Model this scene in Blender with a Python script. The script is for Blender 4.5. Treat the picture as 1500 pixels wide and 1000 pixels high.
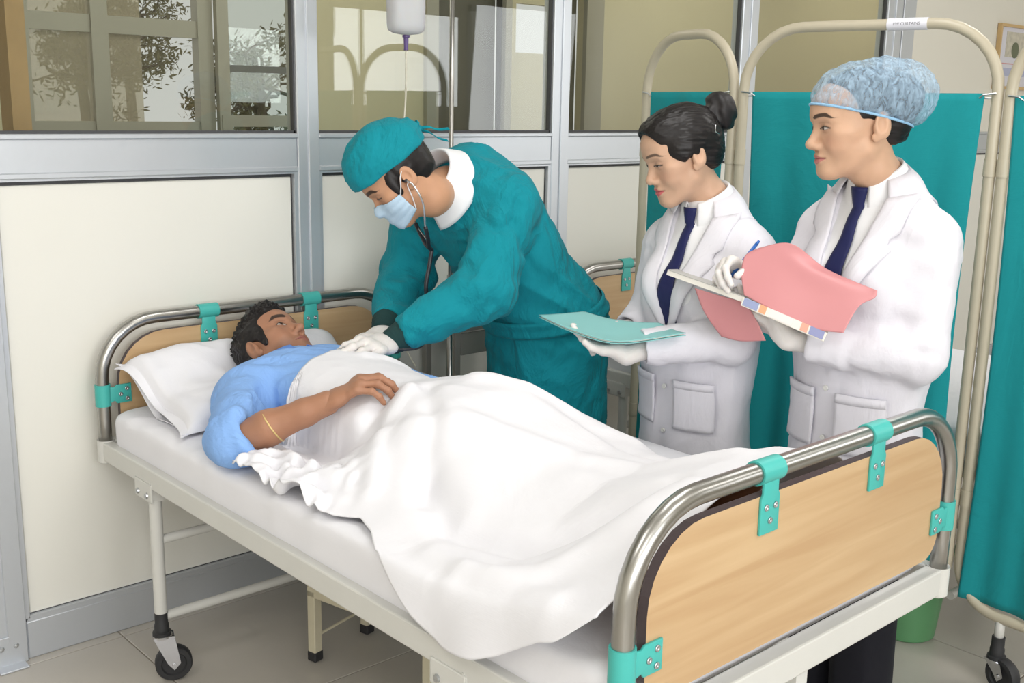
import bpy, bmesh, math, random
import numpy as np
from mathutils import Matrix, Vector, Euler
random.seed(7)
for _o in list(bpy.data.objects):
    bpy.data.objects.remove(_o, do_unlink=True)
scene = bpy.context.scene
COL = scene.collection

# ------------------------------------------------------------------ camera
CAM = np.array([-1.1225, -2.8902, 1.5108])
YAW, PITCH, ROLL, FOC = -0.737, 0.2104, 0.0187, 1610.94
def _camera():
    fw = np.array([-math.sin(YAW)*math.cos(PITCH), math.cos(YAW)*math.cos(PITCH), -math.sin(PITCH)])
    r = np.array([math.cos(YAW), math.sin(YAW), 0.0]); u = np.cross(r, fw)
    R = r*math.cos(ROLL)+u*math.sin(ROLL); U = u*math.cos(ROLL)-r*math.sin(ROLL)
    cd = bpy.data.cameras.new('camera'); cd.sensor_width = 36.0; cd.lens = FOC/1500*36.0
    cd.clip_start = 0.05; cd.clip_end = 200
    co = bpy.data.objects.new('camera', cd); COL.objects.link(co)
    m = Matrix(((R[0], U[0], -fw[0], CAM[0]), (R[1], U[1], -fw[1], CAM[1]), (R[2], U[2], -fw[2], CAM[2]), (0, 0, 0, 1)))
    co.matrix_world = m
    scene.camera = co
_camera()

# ------------------------------------------------------------------ world, exposure, large lights
world = bpy.data.worlds.new('sky'); scene.world = world; world.use_nodes = True
_bg = world.node_tree.nodes['Background']
_bg.inputs[0].default_value = (0.97, 0.96, 0.92, 1); _bg.inputs[1].default_value = 0.72
vs = scene.view_settings
vs.view_transform = 'Standard'; vs.look = 'None'; vs.gamma = 1.0; vs.exposure = -0.13; vs.use_curve_mapping = False

def area_light(name, loc, target, sx, sy, power, color=(1, 1, 1)):
    ld = bpy.data.lights.new(name, 'AREA'); ld.shape = 'RECTANGLE'; ld.size = sx; ld.size_y = sy
    ld.energy = power; ld.color = color
    o = bpy.data.objects.new(name, ld); COL.objects.link(o); o.location = loc
    o.rotation_euler = (Vector(target)-Vector(loc)).to_track_quat('-Z', 'Y').to_euler()
    return o
# daylight in the windows of the wall behind the photographer, and the ceiling fluorescents
DAY = (0.96, 0.98, 1.0)
for _x in (-2.4, -0.3):
    area_light('window_daylight', (_x, -5.12, 1.75), (_x, 0, 1.3), 1.9, 1.35, 60, DAY)
area_light('window_daylight', (4.85, -5.12, 1.9), (4.85, 0, 1.9), 1.35, 0.8, 24, DAY)
area_light('window_daylight', (6.35, -5.12, 1.75), (6.35, 0, 1.3), 1.3, 1.35, 30, DAY)
for _x in (-1.6, 0.7, 3.0):
    for _y in (-3.6, -1.5):
        area_light('ceiling_tube_light', (_x, _y, 2.83), (_x, _y, 0), 1.2, 0.5, 15.5, (1.0, 0.99, 0.97))
for _x in (1.2, 4.2, 6.4):  # unseen lamps added to brighten the corridor behind the glass
    area_light('corridor_fill_light', (_x, 0.95, 2.75), (_x, 0.95, 0), 1.6, 0.5, 11, (1.0, 0.96, 0.88))

# ------------------------------------------------------------------ scene-object helpers
ROOT_OF = {}
def root_loc(o):
    return ROOT_OF.get(o.name, np.zeros(3))
def tag(o, label=None, cat=None, group=None, kind=None):
    if label: o['label'] = label
    if cat: o['category'] = cat
    if group: o['group'] = group
    if kind: o['kind'] = kind
    return o
def empty(name, loc, label=None, cat=None, group=None, kind=None):
    o = bpy.data.objects.new(name, None); COL.objects.link(o); o.location = loc
    o.empty_display_size = 0.1
    ROOT_OF[o.name] = np.array(loc, float)
    return tag(o, label, cat, group, kind)
def obj(name, vf, mat, parent=None, smooth=False, origin=None, auto=None, label=None):
    """one mesh object from world-space (verts, faces[, material indices])"""
    v, f = vf[0], vf[1]
    v = np.asarray(v, dtype=np.float64).reshape(-1, 3)
    if parent is not None: off = root_loc(parent)
    elif origin is not None: off = np.array(origin, float)
    else: off = np.zeros(3)
    me = bpy.data.meshes.new(name)
    me.from_pydata((v-off).tolist(), [], [list(map(int, q)) for q in f] if not isinstance(f, np.ndarray) else f.tolist())
    mats = mat if isinstance(mat, (list, tuple)) else [mat]
    for m in mats: me.materials.append(m)
    if len(vf) > 2 and vf[2] is not None:
        me.polygons.foreach_set('material_index', np.asarray(vf[2], dtype=np.int32))
    if smooth:
        me.polygons.foreach_set('use_smooth', np.ones(len(me.polygons), dtype=bool))
        if auto is not None:
            me.set_sharp_from_angle(angle=math.radians(auto))
    me.update()
    o = bpy.data.objects.new(name, me); COL.objects.link(o)
    if parent is not None:
        o.parent = parent; ROOT_OF[o.name] = off
    elif origin is not None:
        o.location = origin; ROOT_OF[o.name] = off
    if label: o['label'] = label
    return o
class MB:
    def __init__(s): s.v = []; s.f = []; s.m = []; s.n = 0
    def add(s, vf, mi=0):
        v = np.asarray(vf[0], float).reshape(-1, 3); s.v.append(v)
        for q in vf[1]: s.f.append([int(i)+s.n for i in q]); s.m.append(mi)
        s.n += len(v); return s
    def get(s): return np.concatenate(s.v), s.f, s.m
def vf_from_bm(bm):
    bm.verts.index_update()
    v = [tuple(x.co) for x in bm.verts]; f = [[q.index for q in p.verts] for p in bm.faces]
    bm.free(); return np.array(v), f
def box(c, s, bev=0.0, seg=2, rotz=0.0):
    bm = bmesh.new(); bmesh.ops.create_cube(bm, size=1.0)
    for w in bm.verts: w.co = Vector((w.co.x*s[0], w.co.y*s[1], w.co.z*s[2]))
    if bev > 0: bmesh.ops.bevel(bm, geom=list(bm.edges), offset=bev, segments=seg, profile=0.5, affect='EDGES')
    v, f = vf_from_bm(bm)
    if rotz:
        cs, sn = math.cos(rotz), math.sin(rotz)
        v = np.stack([v[:, 0]*cs-v[:, 1]*sn, v[:, 0]*sn+v[:, 1]*cs, v[:, 2]], 1)
    return v+np.array(c), f
def bx(x0, x1, y0, y1, z0, z1, bev=0.0, seg=2):
    return box(((x0+x1)/2, (y0+y1)/2, (z0+z1)/2), (abs(x1-x0), abs(y1-y0), abs(z1-z0)), bev, seg)
def catmull(P, n=8, closed=False):
    P = np.asarray(P, float); out = []
    N = len(P)
    rng = range(N) if closed else range(N-1)
    for i in rng:
        if closed: a, b, c, d = P[(i-1) % N], P[i], P[(i+1) % N], P[(i+2) % N]
        else: a, b, c, d = P[max(i-1, 0)], P[i], P[i+1], P[min(i+2, N-1)]
        for t in np.arange(n)/n:
            out.append(0.5*((2*b)+(-a+c)*t+(2*a-5*b+4*c-d)*t*t+(-a+3*b-3*c+d)*t**3))
    if not closed: out.append(P[-1])
    return np.array(out)
def tube(P, r, seg=14, closed=False, caps=True):
    P = np.asarray(P, float); N = len(P)
    r = np.full(N, r, float) if np.isscalar(r) else np.asarray(r, float)
    T = np.zeros_like(P)
    if closed: T = np.roll(P, -1, 0)-np.roll(P, 1, 0)
    else:
        T[1:-1] = P[2:]-P[:-2]; T[0] = P[1]-P[0]; T[-1] = P[-1]-P[-2]
    T /= np.linalg.norm(T, axis=1)[:, None]+1e-12
    n = np.cross(T[0], [0, 0, 1.0])
    if np.linalg.norm(n) < 1e-3: n = np.cross(T[0], [1.0, 0, 0])
    n /= np.linalg.norm(n); V = []
    a = np.arange(seg)/seg*2*math.pi
    for i in range(N):
        n = n-T[i]*(n@T[i]); n /= np.linalg.norm(n)+1e-12; b = np.cross(T[i], n)
        V.append(P[i]+r[i]*(np.cos(a)[:, None]*n+np.sin(a)[:, None]*b))
    V = np.concatenate(V); F = []
    for i in range(N if closed else N-1):
        j = (i+1) % N
        for k in range(seg):
            l = (k+1) % seg; F.append([i*seg+k, i*seg+l, j*seg+l, j*seg+k])
    if caps and not closed:
        F.append(list(range(seg))[::-1]); F.append([(N-1)*seg+k for k in range(seg)])
    return V, F
def lathe(prof, c, seg=32, axis=2):
    V = []; F = []; n = len(prof)
    for r, z in prof:
        for k in range(seg):
            a = 2*math.pi*k/seg; p = [r*math.cos(a), r*math.sin(a), z]
            if axis == 0: p = [p[2], p[0], p[1]]
            if axis == 1: p = [p[0], p[2], p[1]]
            V.append(p)
    for i in range(n-1):
        for k in range(seg):
            l = (k+1) % seg; F.append([i*seg+k, i*seg+l, (i+1)*seg+l, (i+1)*seg+k])
    if prof[0][0] > 1e-6: F.append(list(range(seg))[::-1])
    if prof[-1][0] > 1e-6: F.append([(n-1)*seg+k for k in range(seg)])
    return np.array(V)+np.array(c), F
def plate_xz(outline, y0, y1, bev=0.0):
    """extrude an outline given in (x, z) between y0 and y1"""
    bm = bmesh.new()
    vs_ = [bm.verts.new((x, y0, z)) for x, z in outline]
    fc = bm.faces.new(vs_)
    ex = bmesh.ops.extrude_face_region(bm, geom=[fc])
    for e in ex['geom']:
        if isinstance(e, bmesh.types.BMVert): e.co.y = y1
    bmesh.ops.recalc_face_normals(bm, faces=bm.faces)
    if bev > 0:
        big = [e for e in bm.edges if len(e.link_faces) == 2 and e.calc_face_angle(0) > 0.8]
        bmesh.ops.bevel(bm, geom=big, offset=bev, segments=2, profile=0.5, affect='EDGES')
    return vf_from_bm(bm)
def sheet(P, thick=0.0, closed_u=False):
    """grid of points (nu, nv, 3) -> mesh; with thickness gets a back side and rims"""
    P = np.asarray(P, float); nu, nv = P.shape[:2]
    idx = np.arange(nu*nv).reshape(nu, nv); F = []
    def quads(ix, flip):
        a = ix[:-1, :-1].ravel(); b = ix[1:, :-1].ravel(); c = ix[1:, 1:].ravel(); d = ix[:-1, 1:].ravel()
        q = np.stack([a, b, c, d], 1)
        return q[:, ::-1] if flip else q
    V = P.reshape(-1, 3)
    if closed_u: ixx = np.concatenate([idx, idx[:1]], 0)
    else: ixx = idx
    Fq = [quads(ixx, False)]
    if thick:
        du = np.gradient(P, axis=0); dv = np.gradient(P, axis=1)
        if closed_u: du = (np.roll(P, -1, 0)-np.roll(P, 1, 0))/2
        n = np.cross(du, dv); n /= np.linalg.norm(n, axis=2, keepdims=True)+1e-12
        V = np.concatenate([V, (P-n*thick).reshape(-1, 3)]); off = nu*nv
        Fq.append(quads(ixx+off, True))
        def rim(line, flip):
            a = line[:-1]; b = line[1:]; q = np.stack([a, b, b+off, a+off], 1)
            return q[:, ::-1] if flip else q
        if not closed_u: Fq += [rim(idx[0, :], False), rim(idx[-1, :], True)]
        Fq += [rim(ixx[:, 0], True), rim(ixx[:, -1], False)]
    return V, np.concatenate(Fq)
def copy_tree(o, parent=None):
    c = o.copy(); COL.objects.link(c); c.parent = parent
    for ch in list(o.children): copy_tree(ch, c)
    return c

# ------------------------------------------------------------------ noise for displacement
_rs = np.random.RandomState(3); _PERM = _rs.permutation(256); _PERM = np.concatenate([_PERM]*3); _VAL = _rs.rand(256)*2-1
def noise3(P):
    P = np.asarray(P, float); i = np.floor(P).astype(int); f = P-i; f = f*f*f*(f*(f*6-15)+10); i &= 255
    def h(a, b, c): return _VAL[_PERM[_PERM[_PERM[(i[:, 0]+a) & 255]+((i[:, 1]+b) & 255)]+((i[:, 2]+c) & 255)]]
    x, y, z = f[:, 0], f[:, 1], f[:, 2]
    L = lambda a, b, t: a+(b-a)*t
    return L(L(L(h(0, 0, 0), h(1, 0, 0), x), L(h(0, 1, 0), h(1, 1, 0), x), y),
             L(L(h(0, 0, 1), h(1, 0, 1), x), L(h(0, 1, 1), h(1, 1, 1), x), y), z)
def fbm(P, oct=3):
    s = 0; a = 1.0; P = np.asarray(P, float)
    for _ in range(oct): s = s+a*noise3(P); P = P*2.03+11.7; a *= 0.5
    return s
def ridge(P, sharp=1.0):
    return (1-np.abs(noise3(P))*2)**1*sharp
def sstep(a, b, x):
    t = np.clip((x-a)/(b-a), 0, 1); return t*t*(3-2*t)
# ------------------------------------------------------------------ materials
MATS = {}
def lin(c):
    return tuple(((x/255)/12.92 if x/255 <= 0.04045 else ((x/255+0.055)/1.055)**2.4) for x in c)
def mat(name, rgb, rough=0.5, metal=0.0, spec=0.5, noise=None, bump=None, sheen=0.0, sss=0.0, coat=0.0, stretch=None):
    """rgb in sRGB 0-255.  noise=(scale, amount): gentle colour variation.  bump=(scale, strength, kind)"""
    m = bpy.data.materials.new(name); m.use_nodes = True; nt = m.node_tree; b = nt.nodes['Principled BSDF']
    col = (*lin(rgb), 1)
    b.inputs['Base Color'].default_value = col; b.inputs['Roughness'].default_value = rough
    b.inputs['Metallic'].default_value = metal; b.inputs['Specular IOR Level'].default_value = spec
    b.inputs['Sheen Weight'].default_value = sheen; b.inputs['Coat Weight'].default_value = coat
    if sss:
        b.inputs['Subsurface Weight'].default_value = sss; b.inputs['Subsurface Radius'].default_value = (0.012, 0.005, 0.003)
        b.inputs['Subsurface Scale'].default_value = 0.6
    tc = nt.nodes.new('ShaderNodeTexCoord'); src = tc.outputs['Object']
    if stretch:
        mp = nt.nodes.new('ShaderNodeMapping'); mp.inputs['Scale'].default_value = stretch
        nt.links.new(src, mp.inputs['Vector']); src = mp.outputs['Vector']
    if noise:
        n = nt.nodes.new('ShaderNodeTexNoise'); n.inputs['Scale'].default_value = noise[0]; n.inputs['Detail'].default_value = 4
        nt.links.new(src, n.inputs['Vector'])
        mx = nt.nodes.new('ShaderNodeMix'); mx.data_type = 'RGBA'
        k = noise[1]
        mx.inputs[6].default_value = (*[max(0, x*(1-k)) for x in col[:3]], 1)
        mx.inputs[7].default_value = (*[min(1, x*(1+k)) for x in col[:3]], 1)
        nt.links.new(n.outputs['Fac'], mx.inputs[0]); nt.links.new(mx.outputs[2], b.inputs['Base Color'])
    if bump:
        n = nt.nodes.new('ShaderNodeTexNoise'); n.inputs['Scale'].default_value = bump[0]; n.inputs['Detail'].default_value = 3
        nt.links.new(src, n.inputs['Vector'])
        bp = nt.nodes.new('ShaderNodeBump'); bp.inputs['Strength'].default_value = bump[1]; bp.inputs['Distance'].default_value = 0.01
        nt.links.new(n.outputs['Fac'], bp.inputs['Height']); nt.links.new(bp.outputs['Normal'], b.inputs['Normal'])
    MATS[name] = m; return m
def attr_mat(name, rough=0.5, sss=0.0, bump=None, spec=0.4):
    m = mat(name, (200, 160, 130), rough=rough, sss=sss, bump=bump, spec=spec)
    nt = m.node_tree; a = nt.nodes.new('ShaderNodeAttribute'); a.attribute_name = 'tint'
    nt.links.new(a.outputs['Color'], nt.nodes['Principled BSDF'].inputs['Base Color'])
    return m
def glass_mat(name, tint=(0.93, 0.95, 0.93), ior=1.5, haze=0.0):
    m = bpy.data.materials.new(name); m.use_nodes = True; nt = m.node_tree; nt.nodes.clear()
    o = nt.nodes.new('ShaderNodeOutputMaterial'); t = nt.nodes.new('ShaderNodeBsdfTransparent'); t.inputs[0].default_value = (*tint, 1)
    g = nt.nodes.new('ShaderNodeBsdfGlossy'); g.inputs['Roughness'].default_value = 0.0
    lw = nt.nodes.new('ShaderNodeLayerWeight'); lw.inputs[0].default_value = 0.5
    pw = nt.nodes.new('ShaderNodeMath'); pw.operation = 'POWER'; pw.inputs[1].default_value = 5.0; nt.links.new(lw.outputs['Facing'], pw.inputs[0])
    fr = nt.nodes.new('ShaderNodeMath'); fr.operation = 'MULTIPLY_ADD'; fr.inputs[1].default_value = 0.95; fr.inputs[2].default_value = ((ior-1)/(ior+1))**2
    nt.links.new(pw.outputs[0], fr.inputs[0])
    mx = nt.nodes.new('ShaderNodeMixShader'); nt.links.new(fr.outputs[0], mx.inputs[0])
    nt.links.new(t.outputs[0], mx.inputs[1]); nt.links.new(g.outputs[0], mx.inputs[2]); last = mx
    if haze:
        d = nt.nodes.new('ShaderNodeBsdfDiffuse'); d.inputs[0].default_value = (0.60, 0.53, 0.40, 1)
        m2 = nt.nodes.new('ShaderNodeMixShader'); m2.inputs[0].default_value = haze
        nt.links.new(mx.outputs[0], m2.inputs[1]); nt.links.new(d.outputs[0], m2.inputs[2]); last = m2
    nt.links.new(last.outputs[0], o.inputs[0]); MATS[name] = m; return m
def wood_mat(name, c1, c2, scale):
    m = mat(name, c1, rough=0.42); nt = m.node_tree; b = nt.nodes['Principled BSDF']
    tc = nt.nodes.new('ShaderNodeTexCoord'); mp = nt.nodes.new('ShaderNodeMapping'); mp.inputs['Scale'].default_value = scale
    n = nt.nodes.new('ShaderNodeTexNoise'); n.inputs['Scale'].default_value = 1.0; n.inputs['Detail'].default_value = 6; n.inputs['Distortion'].default_value = 0.6
    r = nt.nodes.new('ShaderNodeValToRGB'); r.color_ramp.elements[0].position = 0.33; r.color_ramp.elements[1].position = 0.68
    r.color_ramp.elements[0].color = (*lin(c2), 1); r.color_ramp.elements[1].color = (*lin(c1), 1)
    nt.links.new(tc.outputs['Object'], mp.inputs[0]); nt.links.new(mp.outputs[0], n.inputs['Vector'])
    nt.links.new(n.outputs['Fac'], r.inputs[0]); nt.links.new(r.outputs[0], b.inputs['Base Color']); return m
def weave_mat(name, rgb, rough=0.85, amt=0.06, bump=0.12, sheen=0.04, wrinkle=None):
    """woven cloth: fine thread lines crossing, plus broad tone variation"""
    m = mat(name, rgb, rough=rough, spec=0.2, sheen=sheen, noise=(5, amt), bump=None); nt = m.node_tree; b = nt.nodes['Principled BSDF']
    tc = nt.nodes.new('ShaderNodeTexCoord')
    hs = []
    for sc in ((900, 40, 60), (40, 60, 900)):
        mp = nt.nodes.new('ShaderNodeMapping'); mp.inputs['Scale'].default_value = sc
        n = nt.nodes.new('ShaderNodeTexNoise'); n.inputs['Scale'].default_value = 0.6; n.inputs['Detail'].default_value = 2
        nt.links.new(tc.outputs['Object'], mp.inputs[0]); nt.links.new(mp.outputs[0], n.inputs['Vector']); hs.append(n)
    ad = nt.nodes.new('ShaderNodeMath'); ad.operation = 'ADD'
    nt.links.new(hs[0].outputs['Fac'], ad.inputs[0]); nt.links.new(hs[1].outputs['Fac'], ad.inputs[1])
    bp = nt.nodes.new('ShaderNodeBump'); bp.inputs['Strength'].default_value = bump; bp.inputs['Distance'].default_value = 0.004
    nt.links.new(ad.outputs[0], bp.inputs['Height']); nt.links.new(bp.outputs['Normal'], b.inputs['Normal'])
    if wrinkle:                                  # soft crumples of the worn cloth
        sc, st, dist = wrinkle; mp = nt.nodes.new('ShaderNodeMapping'); mp.inputs['Scale'].default_value = (1.0, 1.0, 0.55); mp.inputs['Rotation'].default_value = (0.4, 0.5, 0.3)
        n = nt.nodes.new('ShaderNodeTexNoise'); n.inputs['Scale'].default_value = sc; n.inputs['Detail'].default_value = 5; n.inputs['Roughness'].default_value = 0.55; n.inputs['Distortion'].default_value = 0.9
        rp = nt.nodes.new('ShaderNodeMath'); rp.operation = 'PINGPONG'; rp.inputs[1].default_value = 0.16
        nt.links.new(tc.outputs['Object'], mp.inputs[0]); nt.links.new(mp.outputs[0], n.inputs['Vector']); nt.links.new(n.outputs['Fac'], rp.inputs[0])
        b2 = nt.nodes.new('ShaderNodeBump'); b2.inputs['Strength'].default_value = st; b2.inputs['Distance'].default_value = dist
        nt.links.new(rp.outputs[0], b2.inputs['Height']); nt.links.new(b2.outputs['Normal'], bp.inputs['Normal'])
    return m

ALU = mat('aluminium', (203, 207, 213), rough=0.38, metal=0.55, noise=(3, 0.05), bump=(60, 0.03))
ALU_D = mat('aluminium_shadow_gap', (70, 70, 72), rough=0.6)
PANEL = mat('cream_laminate', (230, 228, 220), rough=0.38, spec=0.35, noise=(0.9, 0.02), bump=(140, 0.02))
GROUT = mat('grout', (140, 132, 120), rough=0.9)
TILE = mat('floor_tile', (186, 180, 171), rough=0.22, noise=(7, 0.06), bump=(30, 0.015))
CEIL = mat('ceiling_paint', (236, 234, 228), rough=0.9)
WALLP = mat('wall_paint', (214, 204, 170), rough=0.85, noise=(2, 0.04))
WALLW = mat('wall_paint_white', (226, 222, 210), rough=0.85, noise=(2, 0.03))
GLASS = glass_mat('window_glass')
GLASS_H = glass_mat('reflection_haze_glass', (0.9, 0.88, 0.82), 1.5, haze=0.34)  # beige diffuse share paints in the washed-out reflections over this pane
STEEL = mat('stainless_steel', (172, 170, 166), rough=0.28, metal=1.0, noise=(14, 0.10), bump=(90, 0.02))
WHITE_P = mat('white_powder_coat', (208, 207, 202), rough=0.38, noise=(9, 0.05), bump=(60, 0.04))
CREAM_P = mat('cream_paint', (205, 197, 172), rough=0.45, noise=(12, 0.12), bump=(70, 0.06))
BEIGE_P = mat('beige_screen_paint', (190, 181, 160), rough=0.35, noise=(8, 0.04))
TEALP = mat('teal_plastic', (70, 178, 170), rough=0.42, noise=(20, 0.03))
SCREW = mat('zinc_screw', (190, 192, 194), rough=0.3, metal=0.9)
RUBBER = mat('black_rubber', (42, 42, 44), rough=0.6, bump=(80, 0.05))
WOOD = wood_mat('beech_laminate', (202, 172, 132), (186, 152, 112), (1.6, 4, 26))
EDGE = mat('dark_edge_band', (84, 72, 74), rough=0.5, bump=(60, 0.1))
SHEETM = weave_mat('white_cotton', (232, 231, 236), amt=0.012, bump=0.05, sheen=0.02, wrinkle=(4, 0.16, 0.04))
COATM = weave_mat('white_coat_cotton', (226, 224, 232), amt=0.012, bump=0.05, sheen=0.02, wrinkle=(5, 0.30, 0.045))
SHIRTW = weave_mat('white_shirt_cotton', (240, 240, 243), amt=0.01, bump=0.03)
GOWN = weave_mat('teal_gown_cotton', (18, 138, 152), amt=0.07, bump=0.12, wrinkle=(7, 0.6, 0.06))
CURTAIN = weave_mat('teal_curtain_cotton', (30, 146, 152), amt=0.05, bump=0.10, wrinkle=(4, 0.2, 0.05))
CUFF = mat('dark_green_knit', (22, 58, 58), rough=0.9, bump=(500, 0.2))
BLUE = weave_mat('blue_shirt_cotton', (136, 176, 232), amt=0.03, bump=0.06, wrinkle=(9, 0.5, 0.04))
BLUE_D = weave_mat('blue_collar_cotton', (98, 142, 216), amt=0.03, bump=0.06)
NAVY = weave_mat('navy_tie_satin', (34, 38, 82), rough=0.45, amt=0.25, bump=0.05)
BLACK = weave_mat('black_trouser_cloth', (27, 27, 34), amt=0.05, bump=0.08)
LATEX = mat('white_latex', (226, 221, 218), rough=0.55, noise=(30, 0.03), bump=(160, 0.12), sss=0.1)
MASKM = mat('pale_blue_mask', (186, 210, 230), rough=0.8, noise=(40, 0.03), bump=(200, 0.05))
LOOP = mat('white_elastic', (232, 232, 236), rough=0.7)
HAIR = mat('black_hair', (26, 22, 22), rough=0.42, spec=0.35, noise=(60, 0.3))
HAIR_B = mat('black_hair_bun', (27, 23, 25), rough=0.5, noise=(60, 0.3))
GREEN = mat('green_bucket_plastic', (92, 146, 100), rough=0.4, noise=(3, 0.04))
PURPLE = mat('purple_cap_plastic', (92, 72, 128), rough=0.4)
TEAL_F = mat('pale_teal_folder', (142, 204, 204), rough=0.45, noise=(10, 0.05))
RED_F = mat('coral_folder', (208, 140, 143), rough=0.42, noise=(6, 0.05))
PAPER = mat('paper', (232, 228, 220), rough=0.8, noise=(20, 0.03))
PEN = mat('blue_pen', (52, 108, 190), rough=0.35)
GOLD = mat('thread_bangle', (214, 188, 128), rough=0.35, metal=0.3)
CHROME = mat('chrome', (205, 205, 208), rough=0.14, metal=1.0)
BLACKR = mat('black_stethoscope_rubber', (34, 34, 40), rough=0.42)
BUTTON = mat('white_button', (230, 230, 226), rough=0.35)
INK = mat('grey_ink', (120, 122, 126), rough=0.8)
# ------------------------------------------------------------------ the room
YW = 0.0414           # front face of the aluminium partition
YP = YW+0.022         # panel / glass plane
X0, X1, Yr, H = -3.4, 7.2, -5.2, 2.9
fl = empty('floor', (0, 0, 0), kind='structure')
obj('grout_bed', bx(X0, X1, Yr, 2.4, -0.06, -0.0025), GROUT, fl)
_t0 = None
TS = 0.60
for i in range(-6, 12):
    for j in range(-9, 4):
        cx, cy = 0.02+TS*(i+0.5), 0.0+TS*(j+0.5)+0.01
        if cx < X0+0.3 or cx > X1-0.3 or cy < Yr+0.28: continue
        if _t0 is None:
            _t0 = obj('tile', box((0, 0, -0.004), (TS-0.004, TS-0.004, 0.008), 0.0012, 1), TILE, fl)
            _t0.location = (cx, cy, 0)
        else:
            t = _t0.copy(); COL.objects.link(t); t.parent = fl; t.location = (cx, cy, 0)
ce = tag(obj('ceiling', bx(X0, X1, Yr, 2.4, H, H+0.05), CEIL), kind='structure')
tag(obj('wall_left', bx(X0-0.1, X0, Yr, 2.4, 0, H), WALLW), kind='structure')
tag(obj('wall_right', bx(X1, X1+0.1, Yr, 2.4, 0, H), WALLW), kind='structure')
# rear wall with four windows, behind the photographer
rw = empty('wall_rear', (0, Yr, 0), kind='structure')
holes = [(-3.35, -1.45, 1.07, 2.43), (-1.25, 0.65, 1.07, 2.43), (4.17, 5.53, 1.5, 2.3), (5.7, 7.0, 1.07, 2.43)]
m = MB(); xs = X0
for (a, b, c, d) in holes:
    m.add(bx(xs, a, Yr-0.1, Yr, 0, H)); m.add(bx(a, b, Yr-0.1, Yr, 0, c)); m.add(bx(a, b, Yr-0.1, Yr, d, H)); xs = b
m.add(bx(xs, X1, Yr-0.1, Yr, 0, H)); obj('masonry', m.get(), WALLW, rw)
for (a, b, c, d) in holes:
    m = MB(); w = 0.05
    m.add(bx(a, b, Yr-0.06, Yr+0.01, c, c+w)); m.add(bx(a, b, Yr-0.06, Yr+0.01, d-w, d))
    for x in (a, (a+b)/2+0.06 if d-c < 1 else (a+b)/2, b-w): m.add(bx(x, x+w, Yr-0.06, Yr+0.01, c, d))
    m.add(bx(a, b, Yr-0.055, Yr+0.008, c+(d-c)*0.47, c+(d-c)*0.47+0.05))
    obj('window_frame', m.get(), ALU, rw)

# partition: posts, rails, cream panels, glass panes
wb = empty('wall_back', (0, YW, 0), kind='structure')
posts = [(-0.330, -0.232, 0), (0.652, 0.726, 1), (1.718, 1.798, 1), (2.822, 2.926, 1), (3.985, 4.115, 1), (5.75, 5.83, 1)]
ZB, Z1, Z2, ZT = 0.118, 1.306, 1.420, 2.72
for k, (a, b, _) in enumerate(posts):
    o = MB(); o.add(bx(a, b, YW, YW+0.06, 0, H, 0.003, 1)); 
    c = (a+b)/2; o.add(bx(c-0.012+0.01, b-0.002, YW-0.006, YW+0.01, 0, H, 0.002, 1))
    obj('mullion', o.get(), ALU, wb)
obj('mullion', bx(4.128, 4.245, YW-0.004, YW+0.06, 0, H, 0.003, 1), ALU, wb)
edges = [(-3.4, -0.330)]+[(posts[i][1], posts[i+1][0]) for i in range(3)]+[(2.926, 3.985), (4.245, 5.75), (5.83, 7.2)]
for i, (a, b) in enumerate(edges):
    obj('bottom_rail', box(((a+b)/2, YW+0.03, ZB/2-0.004), (b-a, 0.056, ZB-0.008), 0.004, 1), ALU, wb)
    obj('rail_lip', plate_xz([(a, ZB-0.012), (b, ZB-0.012), (b-0.012, ZB+0.006), (a+0.012, ZB+0.006)], YW+0.004, YW+0.02), ALU, wb)
    o = MB(); o.add(bx(a, b, YW+0.004, YW+0.06, Z1+0.012, Z2-0.012, 0.003, 1)); o.add(bx(a, b, YW-0.004, YW+0.03, Z2-0.014, Z2, 0.003, 1))
    o.add(bx(a, b, YW-0.002, YW+0.03, Z1, Z1+0.016, 0.003, 1)); obj('middle_rail', o.get(), ALU, wb)
    obj('top_rail', bx(a, b, YW+0.002, YW+0.06, ZT, ZT+0.1, 0.003, 1), ALU, wb)
    # beading around the panel
    w = 0.012
    o = MB(); o.add(bx(a, a+w, YW+0.004, YW+0.02, ZB, Z1)); o.add(bx(b-w, b, YW+0.004, YW+0.02, ZB, Z1)); o.add(bx(a+w, b-w, YW+0.004, YW+0.02, Z1-0.006, Z1+0.002))
    obj('panel_bead', o.get(), ALU, wb)
    o = MB(); g = 0.005
    o.add(bx(a+w, b-w, YP-0.001, YP+0.03, ZB-0.004, Z1)); obj('panel_gasket', o.get(), ALU_D, wb)
    o = bx(a+w+g, b-w-g, YP-0.004, YP+0.01, ZB+0.008, Z1-0.016, 0.002, 1); obj('panel', o, PANEL, wb)
    if i != 5 and i != 6:
        o = MB(); w2 = 0.006
        o.add(bx(a, a+w2, YW+0.012, YW+0.03, Z2, ZT)); o.add(bx(b-w2, b, YW+0.012, YW+0.03, Z2, ZT)); o.add(bx(a, b, YW+0.012, YW+0.03, Z2, Z2+0.008))
        obj('glazing_gasket', o.get(), ALU_D, wb)
        obj('glass_pane', bx(a+0.003, b-0.003, YP+0.002, YP+0.008, Z2+0.004, ZT), GLASS, wb)
    else:
        obj('upper_panel', bx(a, b, YP-0.004, YP+0.01, Z2, ZT), WALLW, wb)
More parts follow.
